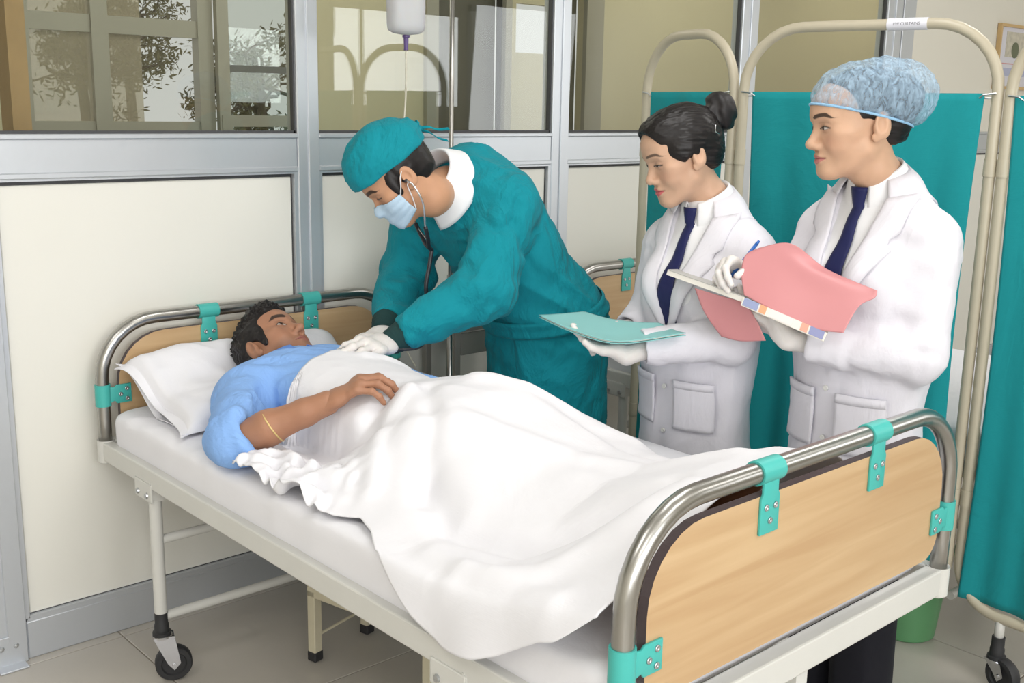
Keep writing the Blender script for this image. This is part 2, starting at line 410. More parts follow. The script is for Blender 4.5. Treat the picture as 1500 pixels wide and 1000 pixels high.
# door leaf edge and pull handle at the far left, floor bolt plate
dl = empty('door_1', (-0.9, YW, 0), kind='structure')
obj('door_stile', bx(-0.372, -0.334, YW-0.012, YW+0.03, 0.01, 2.2, 0.003, 1), ALU, dl)
obj('pull_handle', tube(catmull([(-0.352, YW-0.014, 0.62), (-0.352, YW-0.04, 0.60), (-0.352, YW-0.045, 0.5), (-0.352, YW-0.04, 0.40), (-0.352, YW-0.014, 0.38)], 6), 0.009), RUBBER, dl, smooth=True)
fb = empty('floor_bracket', (-0.28, YW-0.02, 0), 'small aluminium angle bracket bolting the partition post to the floor', 'bracket')
m = MB(); m.add(bx(-0.32, -0.245, YW-0.0055, YW-0.001, 0.004, 0.085, 0.001, 1)); m.add(bx(-0.32, -0.245, YW-0.045, YW-0.001, 0.0005, 0.005, 0.001, 1))
obj('plate', m.get(), ALU, fb)
for x in (-0.302, -0.264): obj('screw', lathe([(0.0, -0.005), (0.006, -0.004), (0.008, 0)], (x, YW-0.0055, 0.055), 10, 1), SCREW, fb)

# ---- corridor seen through the glass: far wall with sliding windows, beyond it trees
YF = 1.7
ALU_C = mat('shaded_corridor_aluminium', (172, 167, 152), rough=0.5, metal=0.3)  # darker beige copy of the aluminium, paints in the corridor shade
cw = empty('wall_corridor', (0, YF, 0), kind='structure')
def fill(x0, x1, z0, z1, hs, y0, y1):
    m = MB(); xs = sorted({x0, x1, *[h[0] for h in hs], *[h[1] for h in hs]}); 
    for a, b in zip(xs[:-1], xs[1:]):
        hh = sorted([(h[2], h[3]) for h in hs if h[0] <= a+1e-6 and h[1] >= b-1e-6]); z = z0
        for (c, d) in hh:
            if c > z: m.add(bx(a, b, y0, y1, z, c))
            z = d
        if z < z1: m.add(bx(a, b, y0, y1, z, z1))
    return m.get()
wins = [(0.44, 1.70, 0.9, 2.35), (3.03, 3.36, 1.80, 2.06), (2.475, 2.93, 0.5, 2.35), (3.33, 3.55, 0.5, 2.3)]
obj('masonry', fill(X0, X1, 0, H, wins, YF, YF+0.05), WALLP, cw)
def frame(name, x0, x1, z0, z1, w, y0, y1, parent, mt=ALU_C):
    m = MB(); m.add(bx(x0, x0+w, y0, y1, z0, z1)); m.add(bx(x1-w, x1, y0, y1, z0, z1)); m.add(bx(x0+w, x1-w, y0, y1, z0, z0+w)); m.add(bx(x0+w, x1-w, y0, y1, z1-w, z1))
    return obj(name, m.get(), mt, parent)
w1 = empty('window_1', (1.07, YF, 1.4), kind='structure')
frame('frame', 0.40, 1.74, 0.86, 2.4, 0.05, YF-0.02, YF+0.06, w1)
for x in (0.70, 1.165): obj('mullion', bx(x, x+0.07, YF-0.01, YF+0.05, 0.9, 2.35), ALU_C, w1)
for (a, b) in ((0.45, 0.70), (0.77, 1.165)): obj('glazing_bar', bx(a, b, YF, YF+0.04, 1.775, 1.845), ALU_C, w1)
obj('glazing_bar', bx(0.45, 1.17, YF, YF+0.04, 1.36, 1.42), ALU_C, w1)
frame('sliding_sash', 1.235, 1.66, 0.95, 2.3, 0.055, YF-0.05, YF-0.02, w1)
frame('sliding_sash', 1.245, 1.655, 0.96, 1.45, 0.05, YF-0.055, YF-0.022, w1)
obj('glazing_bar', bx(1.29, 1.6, YF-0.045, YF-0.025, 1.638, 1.668), mat('dark_aluminium', (112, 112, 108), rough=0.5, metal=0.4), w1)
obj('glass_pane', bx(0.45, 0.915, YF+0.012, YF+0.018, 0.9, 2.35), GLASS_H, w1)
obj('glass_pane', bx(1.29, 1.605, YF-0.038, YF-0.033, 0.95, 2.3), GLASS, w1)
w2 = empty('window_2', (2.7, YF, 1.4), kind='structure')
DARKG = mat('dark_glass_panel', (92, 88, 74), rough=0.25)
obj('dark_panel', bx(2.475, 2.93, YF+0.06, YF+0.08, 0.5, 2.35), DARKG, w2)
obj('dark_panel', bx(3.33, 3.55, YF+0.06, YF+0.08, 0.5, 2.3), DARKG, w2)
obj('jamb', bx(2.40, 2.475, YF-0.03, YF+0.05, 0.3, 2.35), ALU_C, w2); obj('jamb', bx(2.93, 2.975, YF-0.03, YF+0.05, 0.3, 2.35), ALU_C, w2)
obj('jamb', bx(3.55, 3.60, YF-0.03, YF+0.05, 0.3, 2.25), ALU_C, w2); obj('jamb', bx(3.60, 3.70, YF-0.02, YF+0.02, 0.3, 2.25), ALU_C, w2)
obj('head', bx(2.40, 3.0, YF-0.03, YF+0.05, 2.14, 2.2), ALU_C, w2)
m = MB(); m.add(bx(-0.36, 0.20, 0.35, 0.40, 0, H)); 
tag(obj('trim_1', bx(0.02, 0.075, 0.62, 0.72, 0, H), mat('ochre_timber', (196, 158, 108), rough=0.6, noise=(20, 0.15))), kind='structure')
# trees outside the corridor windows: twigs and many small leaves each
def leafy_tree(name, c, R, n, label, seed):
    rs = np.random.RandomState(seed); root = empty(name, (c[0], c[1], 0), label, 'tree', 'trees outside the corridor window')
    br = MB()
    br.add(tube(catmull([(c[0], c[1], 0), (c[0]+0.05, c[1], c[2]*0.6), (c[0]-0.04, c[1], c[2]+R*0.5)], 6), np.linspace(0.07, 0.02, 13), 8))
    cl = []
    for k in range(26):
        d = rs.randn(3); d /= np.linalg.norm(d); e = np.array(c)+d*R*(0.35+0.65*rs.rand()); cl.append(e)
        s = np.array([c[0], c[1], c[2]-R*0.4+R*0.5*rs.rand()])
        br.add(tube(catmull([s, (s+e)/2+rs.randn(3)*0.1, e], 4), np.linspace(0.018, 0.004, 9), 5))
    obj('branches', br.get(), mat('bark', (120, 108, 92), rough=0.9), root)
    cl = np.array(cl); ce_ = cl[rs.randint(0, len(cl), n)]+rs.randn(n, 3)*R*0.11
    a = rs.randn(n, 3); a /= np.linalg.norm(a, axis=1)[:, None]; b = np.cross(a, rs.randn(n, 3)); b /= np.linalg.norm(b, axis=1)[:, None]
    L = 0.019+0.018*rs.rand(n, 1); W = L*0.3
    V = np.stack([ce_-a*L, ce_+b*W, ce_+a*L, ce_-b*W], 1).reshape(-1, 3); F = np.arange(4*n).reshape(n, 4)
    o = obj('foliage', (V, F), LEAF, root); o['kind'] = 'stuff'
LEAF = mat('grey_green_leaf', (128, 122, 90), rough=0.7, noise=(3, 0.3))  # pale grey-green leaf tone shared by all the trees
leafy_tree('tree', (1.72, 4.5, 1.80), 0.56, 3600, 'pale tree outside the left of the corridor window', 1)
leafy_tree('tree', (2.98, 4.4, 1.62), 0.50, 2900, 'pale tree outside the sliding window sash', 2)
leafy_tree('tree', (2.75, 6.2, 2.25), 0.62, 2800, 'taller pale tree behind the one at the sliding sash', 5)
# framed notice on the solid part of the partition
pf = empty('framed_notice', (5.6, YW, 1.7), 'wood-framed notice with a small photograph hanging on the partition', 'picture')
frame('frame', 5.20, 5.86, 1.66, 2.02, 0.016, YP-0.03, YP-0.006, pf, mat('pine_frame', (204, 172, 122), rough=0.5))
obj('backing', bx(5.21, 5.85, YP-0.016, YP-0.007, 1.67, 2.01), mat('notice_paper', (216, 214, 222), rough=0.5), pf)
obj('photograph', bx(5.30, 5.62, YP-0.018, YP-0.016, 1.84, 1.98), mat('notice_photo', (198, 192, 176), rough=0.5, noise=(30, 0.4)), pf)
obj('dark_spot', lathe([(0.0, -0.002), (0.045, -0.002), (0.045, 0)], (5.42, YP-0.018, 1.88), 16, 1), mat('notice_green', (106, 112, 88), rough=0.6), pf)
obj('band', bx(5.23, 5.85, YP-0.0175, YP-0.016, 1.735, 1.78), mat('notice_lilac', (178, 182, 206), rough=0.6), pf)
obj('print_line', bx(5.26, 5.85, YP-0.0175, YP-0.016, 1.80, 1.806), mat('notice_red', (205, 150, 150), rough=0.6), pf)
# ------------------------------------------------------------------ hospital beds
BW, BL, TR = 0.976, 1.907, 0.0177
def arch(x0, x1, y, z0, z1, r, n=8):
    P = [(x0, y, z0), (x0, y, (z0+z1-r)/2), (x0, y, z1-r)]
    for k in range(1, n+1):
        a = math.pi/2*k/n; P.append((x0+r-r*math.cos(a), y, z1-r+r*math.sin(a)))
    for k in range(1, 8): P.append((x0+r+(x1-x0-2*r)*k/8, y, z1))
    for k in range(0, n+1):
        a = math.pi/2*k/n; P.append((x1-r+r*math.sin(a), y, z1-r+r*math.cos(a)))
    P += [(x1, y, (z0+z1-r)/2), (x1, y, z0)]
    return np.array(P)
def round_outline(x0, x1, z0, z1, rt, rb, n=7):
    P = []
    for (cx, cz, r, a0) in ((x1-rt, z1-rt, rt, 0), (x0+rt, z1-rt, rt, 90), (x0+rb, z0+rb, rb, 180), (x1-rb, z0+rb, rb, 270)):
        for k in range(n+1):
            a = math.radians(a0+90*k/n); P.append((cx+r*math.cos(a), cz+r*math.sin(a)))
    return P
def board(name, x0, x1, z0, z1, y, th, rt, rb, parent):
    v, f = plate_xz(round_outline(x0, x1, z0, z1, rt, rb), y-th/2, y+th/2)
    mi = []
    for q in f:
        n = np.cross(v[q[1]]-v[q[0]], v[q[2]]-v[q[1]]); n /= np.linalg.norm(n)+1e-12
        mi.append(0 if abs(n[1]) > 0.9 else 1)
    return obj(name, (v, f, mi), [WOOD, EDGE], parent)
def clamp(parent, c, axis, down, yface):
    """plastic clamp: a sleeve round the tube and a screwed plate on the board face. axis 0: tube along x, 2: tube along z"""
    m = MB(); R = TR+0.0032; hl = 0.030
    prof = [(R-0.004, -hl), (R, -hl), (R, hl), (R-0.004, hl)]
    m.add(lathe(prof, c, 24, axis)); d = -0.0035*np.sign(-yface)
    y0 = yface; th = 0.005*np.sign(yface)
    if axis == 0:
        x, z = c[0], c[2]
        ol = [(x-0.022, z-R*0.7), (x-0.022, z-0.034), (x-0.027, z-0.042), (x-0.027, z-0.104), (x+0.024, z-0.104), (x+0.024, z-0.042), (x+0.019, z-0.034), (x+0.019, z-R*0.7)]
        sc = [(x-0.013, z-0.058), (x+0.012, z-0.058), (x-0.001, z-0.082)]
    else:
        x, z = c[0], c[2]; s = down
        ol = [(x+s*R*0.7, z-0.022), (x+s*0.028, z-0.018), (x+s*0.034, z-0.026), (x+s*0.075, z-0.026), (x+s*0.075, z+0.026), (x+s*0.034, z+0.026), (x+s*0.028, z+0.020), (x+s*R*0.7, z+0.022)]
        sc = [(x+s*0.062, z+0.013), (x+s*0.062, z-0.015), (x+s*0.044, z-0.001)]
    a, b = c[1]+y0, c[1]+y0+th
    m.add(plate_xz(ol, min(a, b), max(a, b), 0.0012))
    o = obj('clamp', m.get(), TEALP, parent, smooth=True, auto=35)
    for (sx, sz) in sc:
        sg = np.sign(th); yb = c[1]+y0+th
        pr_ = [(0.006, 0), (0.0055, sg*0.002), (0.0028, sg*0.0026), (0.0022, sg*0.0012), (0.0, sg*0.0012)]
        obj('screw', lathe(pr_, (sx, yb, sz), 12, 1), SCREW, o, smooth=True)
def castor(parent, x, y, z, ang):
    st = obj('castor', lathe([(0.0, z+0.03), (0.017, z+0.03), (0.017, z), (0.019, z-0.004), (0.019, z-0.022), (0.024, z-0.024), (0.024, z-0.034), (0.010, z-0.036)], (x, y, 0), 18), RUBBER, parent, smooth=True, auto=40)
    cs, sn = math.cos(ang), math.sin(ang); R = 0.048; off = 0.026; cx, cy = x+cs*off, y+sn*off
    m = MB()
    for s in (-1, 1):
        ox, oy = -sn*0.018*s, cs*0.018*s
        P = [(x-cs*0.022, z-0.034), (x+cs*0.03, z-0.034), (cx+cs*0.016, R+0.002), (cx, R-0.014), (cx-cs*0.014, R+0.004)]
        Q = [(-0.024, z-0.034), (0.030, z-0.034), (off+0.017, R+0.004), (off, R-0.014), (off-0.016, R+0.006)]
        va = [(x+cs*q[0]+ox*1.0, y+sn*q[0]+oy, q[1]) for q in Q]; vb = [(x+cs*q[0]+ox*1.17, y+sn*q[0]+oy*1.17, q[1]) for q in Q]
        n = len(Q); F = [list(range(n))[::-1], list(range(n, 2*n))]+[[i, (i+1) % n, n+(i+1) % n, n+i] for i in range(n)]
        m.add((np.array(va+vb), F))
    m.add(lathe([(0.0, z-0.032), (0.026, z-0.032), (0.026, z-0.038), (0.0, z-0.038)], (x, y, 0), 16))
    ax = np.array([-sn, cs, 0]); c0 = np.array([cx, cy, R])
    m.add(tube([c0-ax*0.025, c0+ax*0.025], 0.006, 10))
    obj('fork', m.get(), CHROME, st)
    v, f = lathe([(0.0, -0.010), (0.030, -0.010), (0.033, -0.015), (R-0.004, -0.015), (R, -0.010), (R, 0.010), (R-0.004, 0.015), (0.033, 0.015), (0.030, 0.010), (0.0, 0.010)], (0, 0, 0), 28, 1)
    v = np.stack([v[:, 0]*cs-v[:, 1]*sn, v[:, 0]*sn+v[:, 1]*cs, v[:, 2]], 1)+c0
    obj('wheel', (v, f), RUBBER, st, smooth=True, auto=40)
def make_bed(label):
    B = empty('hospital_bed', (BW/2, -BL/2, 0), label, 'bed', 'hospital beds along the partition')
    ZTH, ZTF, ZS = 0.922, 0.941, 0.596
    obj('head_frame', tube(arch(0, BW, 0, ZS-0.05, ZTH, 0.155), TR, 20), STEEL, B, smooth=True)
    obj('foot_frame', tube(arch(0, BW, -BL, ZS-0.05, ZTF, 0.155), TR, 20), STEEL, B, smooth=True)
    board('head_board', 0.043, BW-0.043, 0.56, 0.884, 0.0, 0.016, 0.135, 0.04, B)
    board('foot_board', 0.041, BW-0.040, 0.632, 0.903, -BL, 0.018, 0.125, 0.05, B)
    for x in (0.315, 0.655): clamp(B, (x, 0, ZTH), 0, 1, -0.0082)
    for (x, s) in ((0, 1), (BW, -1)): clamp(B, (x, 0, 0.722), 2, s, -0.0082)
    for x in (0.333, 0.668): clamp(B, (x, -BL, ZTF), 0, 1, -0.0092)
    for (x, s) in ((0, 1), (BW, -1)): clamp(B, (x, -BL, 0.710), 2, s, -0.0092)
    for x in (0, BW):
        for y in (0, -BL):
            obj('socket', lathe([(0.017, 0.594), (0.0235, 0.597), (0.0235, 0.535), (0.018, 0.531), (0.010, 0.529), (0.0, 0.529)], (x, y, 0), 22), WHITE_P, B, smooth=True, auto=40)
    for x in (0, BW): obj('side_rail', bx(x-0.016, x+0.016, -BL+0.02, -0.02, 0.542, 0.594, 0.004), WHITE_P, B)
    for y in (0, -BL): obj('end_rail', bx(0.02, BW-0.02, y-0.018, y+0.018, 0.540, 0.597, 0.004), WHITE_P, B)
    for (y, a) in ((-0.298, -0.35), (-BL+0.36, 0.5)):
        for x in (0.002, BW-0.002):
            l = obj('leg', tube([(x, y, 0.55), (x, y, 0.165)], 0.0165, 16), WHITE_P, B, smooth=True, auto=50)
            castor(B, x, y, 0.165, a if x < 0.5 else a+2.2)
            m = MB(); sx = -1 if x < 0.5 else 1
            m.add(plate_xz([(x-0.02, 0.56), (x+0.03, 0.56), (x+0.03, 0.52), (x+0.012, 0.505), (x-0.02, 0.515)], y-0.018, y-0.014))
            m.add(bx(x-0.021, x-0.016, y-0.025, y+0.075, 0.505, 0.556, 0.004, 2)); obj('leg_bracket', m.get(), WHITE_P, B)
            for q in (0.0, 0.052): obj('bolt', lathe([(0.0, -0.006), (0.007, -0.005), (0.008, 0)], (x-0.021, y+q, 0.522), 12, 0), SCREW, B)
        for z in (0.395, 0.182): obj('cross_brace', tube([(0.015, y, z), (BW-0.015, y, z)], 0.0125, 14), WHITE_P, B, smooth=True, auto=50)
    # slatted base and crank under the foot end
    for k in range(9): obj('base_slat', bx(0.014, BW-0.014, -BL+0.1+k*0.2, -BL+0.16+k*0.2, 0.552, 0.566), WHITE_P, B)
    m = MB(); m.add(bx(0.455, 0.49, -BL-0.01, -BL+0.03, 0.48, 0.545)); obj('crank_bracket', m.get(), WHITE_P, B)
    cr = obj('crank', tube([(0.472, -BL+0.06, 0.505), (0.472, -BL-0.035, 0.505)], 0.010, 12), CHROME, B, smooth=True)
    obj('crank_grip', tube([(0.472, -BL-0.028, 0.505), (0.468, -BL-0.03, 0.47), (0.455, -BL-0.025, 0.455)], 0.008, 10), mat('blue_plastic', (70, 118, 180), rough=0.4), cr, smooth=True)
    return B
bed = make_bed('hospital bed with the man lying on it under a white sheet')
bed2 = copy_tree(bed); bed2.location.x += 1.735; bed2.location.y += -0.04
for _c in bed2.children:
    if _c.name.split('.')[0] in ('leg', 'castor', 'leg_bracket', 'bolt') and np.mean([v.co.y for v in _c.data.vertices]) < -0.3: _c.location.y += 0.35
bed2['label'] = 'other hospital bed, mostly hidden behind the teal folding screen'
def make_mattress(dx, dy, label):
    x0, x1, y0, y1, z0, z1 = 0.004+dx, BW-0.008+dx, -BL+0.022+dy, -0.022+dy, 0.568, 0.690
    n = 72; M = 150; t = np.arange(n)/n*2*math.pi; rings = []
    ys = []
    for k in range(M+1):
        s = k/M; ys.append(s)
    c = (x0+x1)/2; hw = (x1-x0)/2; hz = (z1-z0)/2; zc = (z0+z1)/2; r = 0.05
    for s in ys:
        y = y0+(y1-y0)*s; e = min(s, 1-s)*(y1-y0); k = 1-(max(0, 1-e/r)**2)
        k = math.sqrt(max(k, 0.0)); sx = hw-r*(1-k); sz = hz*(0.35+0.65*k)
        ct, st = np.cos(t), np.sin(t); p = 2/14.0; q = 2/5.0
        X = c+sx*np.sign(ct)*np.abs(ct)**p; Z = zc+sz*np.sign(st)*np.abs(st)**q
        rings.append(np.stack([X, np.full(n, y), Z], 1))
    P = np.array(rings).transpose(1, 0, 2)
    Q = P.reshape(-1, 3)
    d = 0.003*fbm(Q*np.array([6, 2.2, 9]), 3)+0.0035*ridge(Q*np.array([5, 3, 14.])+0.35*Q[:, 1:2]*12)
    side = sstep(0.10, 0.0, np.abs(Q[:, 0]-x0))+0.3
    nz = np.zeros_like(Q); nz[:, 2] = 1; nz[:, 0] = -sstep(0.06, 0.0, Q[:, 0]-x0)
    top = sstep(0.66, 0.685, Q[:, 2])
    Q = Q+nz*(d*side*(0.4+0.6*top))[:, None]
    P = Q.reshape(P.shape); v, f = sheet(P, 0, True)
    f = [list(a) for a in f]; nv = M+1
    f.append([i*nv for i in range(n)]); f.append([i*nv+M for i in range(n)][::-1])
    return tag(obj('mattress', (v, f), SHEETM, smooth=True, auto=60, origin=(c, (y0+y1)/2, z0)), label, 'mattress', 'mattresses on the beds')
make_mattress(0, 0, 'mattress in a tight white sheet under the lying man')
make_mattress(1.735, -0.04, 'white-sheeted mattress on the bed behind the folding screen')
# ------------------------------------------------------------------ furniture around the bed
# foot stool under the bed
st = empty('step_stool', (0.45, -0.6, 0), 'chipped cream steel foot stool under the occupied bed', 'stool')
u = np.array([0.21, -0.978, 0]); w = np.array([0.978, 0.21, 0]); A = np.array([0.35, -0.452, 0]); LU, LW, HZ = 0.44, 0.235, 0.222
rz = math.atan2(u[1], u[0])
def orient(c, s, bev=0.002): return box(c, s, bev, 1, rz)
for a in (0.014, LU-0.014):
    for b in (0.014, LW-0.014):
        p = A+u*a+w*b
        l = obj('leg', orient(p+np.array([0, 0, 0.115]), (0.028, 0.028, 0.19)), CREAM_P, st)
        obj('rubber_foot', orient(p+np.array([0, 0, 0.0155]), (0.033, 0.033, 0.03), 0.004), RUBBER, l)
for b in (0.014, LW-0.014): obj('top_rail', orient(A+u*LU/2+w*b+np.array([0, 0, HZ-0.016]), (LU, 0.028, 0.028)), CREAM_P, st)
for a in (0.014, LU-0.014): obj('top_rail', orient(A+u*a+w*LW/2+np.array([0, 0, HZ-0.016]), (0.028, LW-0.056, 0.028)), CREAM_P, st)
obj('top_plate', orient(A+u*LU/2+w*LW/2+np.array([0, 0, HZ]), (LU, LW, 0.004)), CREAM_P, st)
for b in (0.014,): obj('stretcher', tube([A+u*0.03+w*LW*0.9+np.array([0, 0, 0.09]), A+u*(LU-0.02)+w*LW*0.9+np.array([0, 0, 0.075])], 0.004, 8), CREAM_P, st)
obj('stretcher', tube([A+u*0.02+w*0.02+np.array([0, 0, 0.075]), A+u*0.03+w*LW*0.9+np.array([0, 0, 0.09])], 0.004, 8), CREAM_P, st)
# bedside steel table behind the doctor
tb = empty('bedside_table', (1.2, -0.1, 0), 'grey steel bedside table standing against the partition behind the doctor', 'table')
GREYP = mat('grey_table_paint', (150, 146, 138), rough=0.5, noise=(9, 0.1))
tx0, tx1, ty0, ty1, tz = 1.113, 1.50, -0.15, 0.03, 0.80
obj('top', bx(tx0, tx1, ty0, ty1, tz-0.02, tz, 0.003), GREYP, tb)
for x in (tx0+0.012, tx1-0.012):
    for y in (ty0+0.012, ty1-0.012): obj('leg', bx(x-0.012, x+0.012, y-0.012, y+0.012, 0.0, tz-0.02, 0.002, 1), GREYP, tb)
obj('shelf', bx(tx0+0.01, tx1-0.01, ty0+0.01, ty1-0.01, 0.20, 0.22), GREYP, tb)
obj('drawer_front', bx(tx0+0.03, tx1-0.03, ty0+0.006, ty0+0.012, 0.70, 0.775, 0.002, 1), GREYP, tb)
# IV stand, bottle and drip tube
iv = empty('drip_stand', (1.02, -0.10, 0), 'slim steel drip stand behind the doctor with a bottle hung on its hook', 'stand')
ipx, ipy = 1.07, -0.175
iv.location = (ipx, ipy, 0); ROOT_OF[iv.name] = np.array([ipx, ipy, 0.0])
obj('pole', tube([(ipx, ipy, 0.05), (ipx, ipy, 1.2), (ipx, ipy, 2.12)], 0.0072, 14), STEEL, iv, smooth=True)
obj('outer_pole', tube([(ipx, ipy, 0.05), (ipx, ipy, 0.98)], 0.011, 14), STEEL, iv, smooth=True)
obj('hook_bar', tube(catmull([(ipx-0.195, ipy, 2.10), (ipx-0.195, ipy, 2.06), (ipx-0.174, ipy, 2.045), (ipx-0.155, ipy, 2.06), (ipx-0.15, ipy, 2.12), (ipx, ipy, 2.13), (ipx+0.115, ipy, 2.12), (ipx+0.12, ipy, 2.06), (ipx+0.14, ipy, 2.045), (ipx+0.16, ipy, 2.10)], 5), 0.004, 8), STEEL, iv, smooth=True)
for k in range(4):
    a = k*math.pi/2+0.4
    l = obj('foot', tube(catmull([(ipx, ipy, 0.10), (ipx+0.05*math.cos(a), ipy+0.05*math.sin(a), 0.09), (ipx+0.17*math.cos(a), ipy+0.17*math.sin(a), 0.035)], 4), 0.010, 10), STEEL, iv, smooth=True)
    obj('wheel', lathe([(0, -0.008), (0.017, -0.008), (0.0175, 0), (0.017, 0.008), (0, 0.008)], (ipx+0.17*math.cos(a), ipy+0.17*math.sin(a), 0.0175), 14, 1), RUBBER, l, smooth=True)
bo = empty('drip_bottle', (ipx-0.174, ipy, 1.69), 'clear plastic drip bottle with purple cap hanging above the doctor', 'bottle')
IVM = mat('translucent_plastic', (222, 222, 226), rough=0.25, sss=0.2); IVM.node_tree.nodes['Principled BSDF'].inputs['Transmission Weight'].default_value = 0.35
IVM.node_tree.nodes['Principled BSDF'].inputs['IOR'].default_value = 1.2
bxx = ipx-0.174
rings = []
for z, s in ((1.712, 0.012), (1.716, 0.040), (1.724, 0.054), (1.74, 0.0575), (1.80, 0.0585), (1.93, 0.058), (1.965, 0.048), (1.985, 0.022), (2.02, 0.015)):
    t = np.arange(32)/32*2*math.pi; ct, sn_ = np.cos(t), np.sin(t)
    rings.append(np.stack([bxx+s*np.sign(ct)*np.abs(ct)**0.6, ipy+s*0.62*np.sign(sn_)*np.abs(sn_)**0.6, np.full(32, z)], 1))
P = np.array(rings).transpose(1, 0, 2); v, f = sheet(P, 0, True); f = [list(a) for a in f]; nv = len(rings); f += [[i*nv for i in range(32)], [i*nv+nv-1 for i in range(32)][::-1]]
obj('body', (v, f), IVM, bo, smooth=True, auto=50)
obj('cap', lathe([(0.0, 1.69), (0.0075, 1.669), (0.006, 1.668), (0.0075, 1.704), (0.011, 1.705), (0.011, 1.711), (0.0, 1.713)], (bxx, ipy, 0), 16), PURPLE, bo, smooth=True, auto=40)
obj('hanger', tube(catmull([(bxx, ipy, 2.015), (bxx-0.008, ipy, 2.03), (bxx-0.006, ipy, 2.046), (bxx+0.006, ipy, 2.046), (bxx+0.008, ipy, 2.03)], 4, True), 0.0015, 6, True), LOOP, bo)
tag(obj('drip_tube', tube(catmull([(bxx, ipy, 1.67), (bxx-0.004, ipy, 1.5), (bxx-0.030, ipy+0.002, 1.3), (bxx-0.046, ipy+0.005, 1.1), (bxx-0.046, ipy, 0.95), (bxx-0.018, ipy, 0.80), (bxx+0.03, ipy-0.01, 0.70)], 8), 0.0028, 8), mat('clear_tube_plastic', (206, 200, 182), rough=0.3), smooth=True, origin=(bxx, ipy, 0.7)),
    'thin clear drip tube running down from the hung bottle', 'tube')
# green waste bucket
bk = empty('waste_bucket', (1.80, -1.44, 0), 'green plastic waste bucket on the floor beyond the bed foot', 'bucket')
pf_ = [(0.0, 0.004), (0.075, 0.0), (0.083, 0.006), (0.112, 0.27), (0.119, 0.272), (0.119, 0.282), (0.108, 0.28), (0.080, 0.014), (0.0, 0.012)]
obj('pail', lathe(pf_, (1.80, -1.44, 0), 40), GREEN, bk, smooth=True, auto=40)
obj('handle', tube(catmull([(1.80-0.117, -1.44, 0.265), (1.80-0.10, -1.375, 0.29), (1.80, -1.325, 0.30), (1.80+0.10, -1.375, 0.29), (1.80+0.117, -1.44, 0.265)], 6), 0.003, 8), WHITE_P, bk, smooth=True)
# folding screens
def screen_panel(p, q, zt, label, zc_top, zc_bot, seed, group='panels of the folding screen', z_bot=0.20, wav=0.5, xf=0.13, gap=0.03):
    p = np.array(p); q = np.array(q); d = q-p; Lp = np.linalg.norm(d); d /= Lp; nrm = np.array([-d[1], d[0]])
    S = empty('folding_screen_panel', ((p[0]+q[0])/2, (p[1]+q[1])/2, 0), label, 'screen', group)
    P = arch(0, Lp, 0, 0.6, zt, 0.17); lo = []
    r = 0.12
    for k in range(0, 9):
        a = math.pi/2*k/8; lo.append((Lp-r+r*math.cos(a), 0, z_bot+r-r*math.sin(a)))
    for k in range(0, 9):
        a = math.pi/2*k/8; lo.append((r-r*math.sin(a), 0, z_bot+r-r*math.cos(a)))
    def W(X): X = np.asarray(X, float); return np.stack([p[0]+d[0]*X[:, 0]+nrm[0]*X[:, 1], p[1]+d[1]*X[:, 0]+nrm[1]*X[:, 1], X[:, 2]], 1)
    obj('tube_frame', tube(W(np.concatenate([P[1:-1], np.array(lo)])), 0.0145, 14, True), BEIGE_P, S, smooth=True)
    for x in (0.0, Lp):
        for z in (1.38, 0.50): obj('joint_collar', tube(W([(x, 0, z-0.022), (x, 0, z+0.022)]), 0.0165, 16), BEIGE_P, S, smooth=True, auto=40)
    for z in (zc_top-0.012, zc_bot+0.03): obj('curtain_wire', tube(W([(0.0, 0, z), (Lp, 0, z)]), 0.0022, 6), SCREW, S)
    for x in (0.0, Lp): obj('hook', tube(W([(x, -0.016, zc_top), (x+(0.03 if x == 0 else -0.03), -0.018, zc_top-0.004), (x+(0.04 if x == 0 else -0.04), -0.012, zc_top-0.012)]), 0.0025, 6), SCREW, S)
    for x in (0.13, Lp-xf):
        fp = W([(x, 0, z_bot)])[0]
        l = obj('foot_post', tube([(fp[0], fp[1], z_bot+0.005), (fp[0], fp[1], 0.125)], 0.0125, 12), WHITE_P, S, smooth=True)
        castor(S, fp[0], fp[1], 0.118, seed*1.3+x*4)
    nx, nz = 90, 60; rs = np.random.RandomState(seed); ph = rs.rand(6)*6.28
    xs = np.linspace(gap, Lp-gap, nx); zs = np.linspace(zc_top, zc_bot, nz); G = np.zeros((nx, nz, 3))
    for j, z in enumerate(zs):
        t = j/(nz-1); amp = (0.003+0.017*t)*wav
        sx = 1-0.10*math.sin(math.pi*min(1, t*1.0))*0.5
        xx = Lp/2+(xs-Lp/2)*sx
        y = amp*(np.sin(xs*34+ph[0]+0.6*t)+0.6*np.sin(xs*57+ph[1])+0.5*np.sin(xs*17+ph[2]+t))
        zz = np.full(nx, z)
        G[:, j] = W(np.stack([xx, y-0.004, zz], 1))
    c = obj('curtain', sheet(G, 0.0016), CURTAIN, S, smooth=True)
    return S
p0, p1, p2 = (1.655, -0.46), (1.548, -0.905), (1.684, -1.60)
screen_panel(p0, (p1[0]+0.004, p1[1]+0.02), 1.735, 'narrow far folding-screen panel behind the woman with the hair bun', 1.565, 0.30, 1)
screen_panel((p1[0]+0.004, p1[1]-0.014), p2, 1.740, 'folding-screen panel with a paper tag, behind the woman in the hair net', 1.565, 0.30, 2, xf=0.34)
screen_panel((1.688, -1.632), (1.655, -2.27), 1.740, 'nearest teal folding-screen panel, beyond the foot of the bed', 1.56, 0.225, 3, gap=0.014)
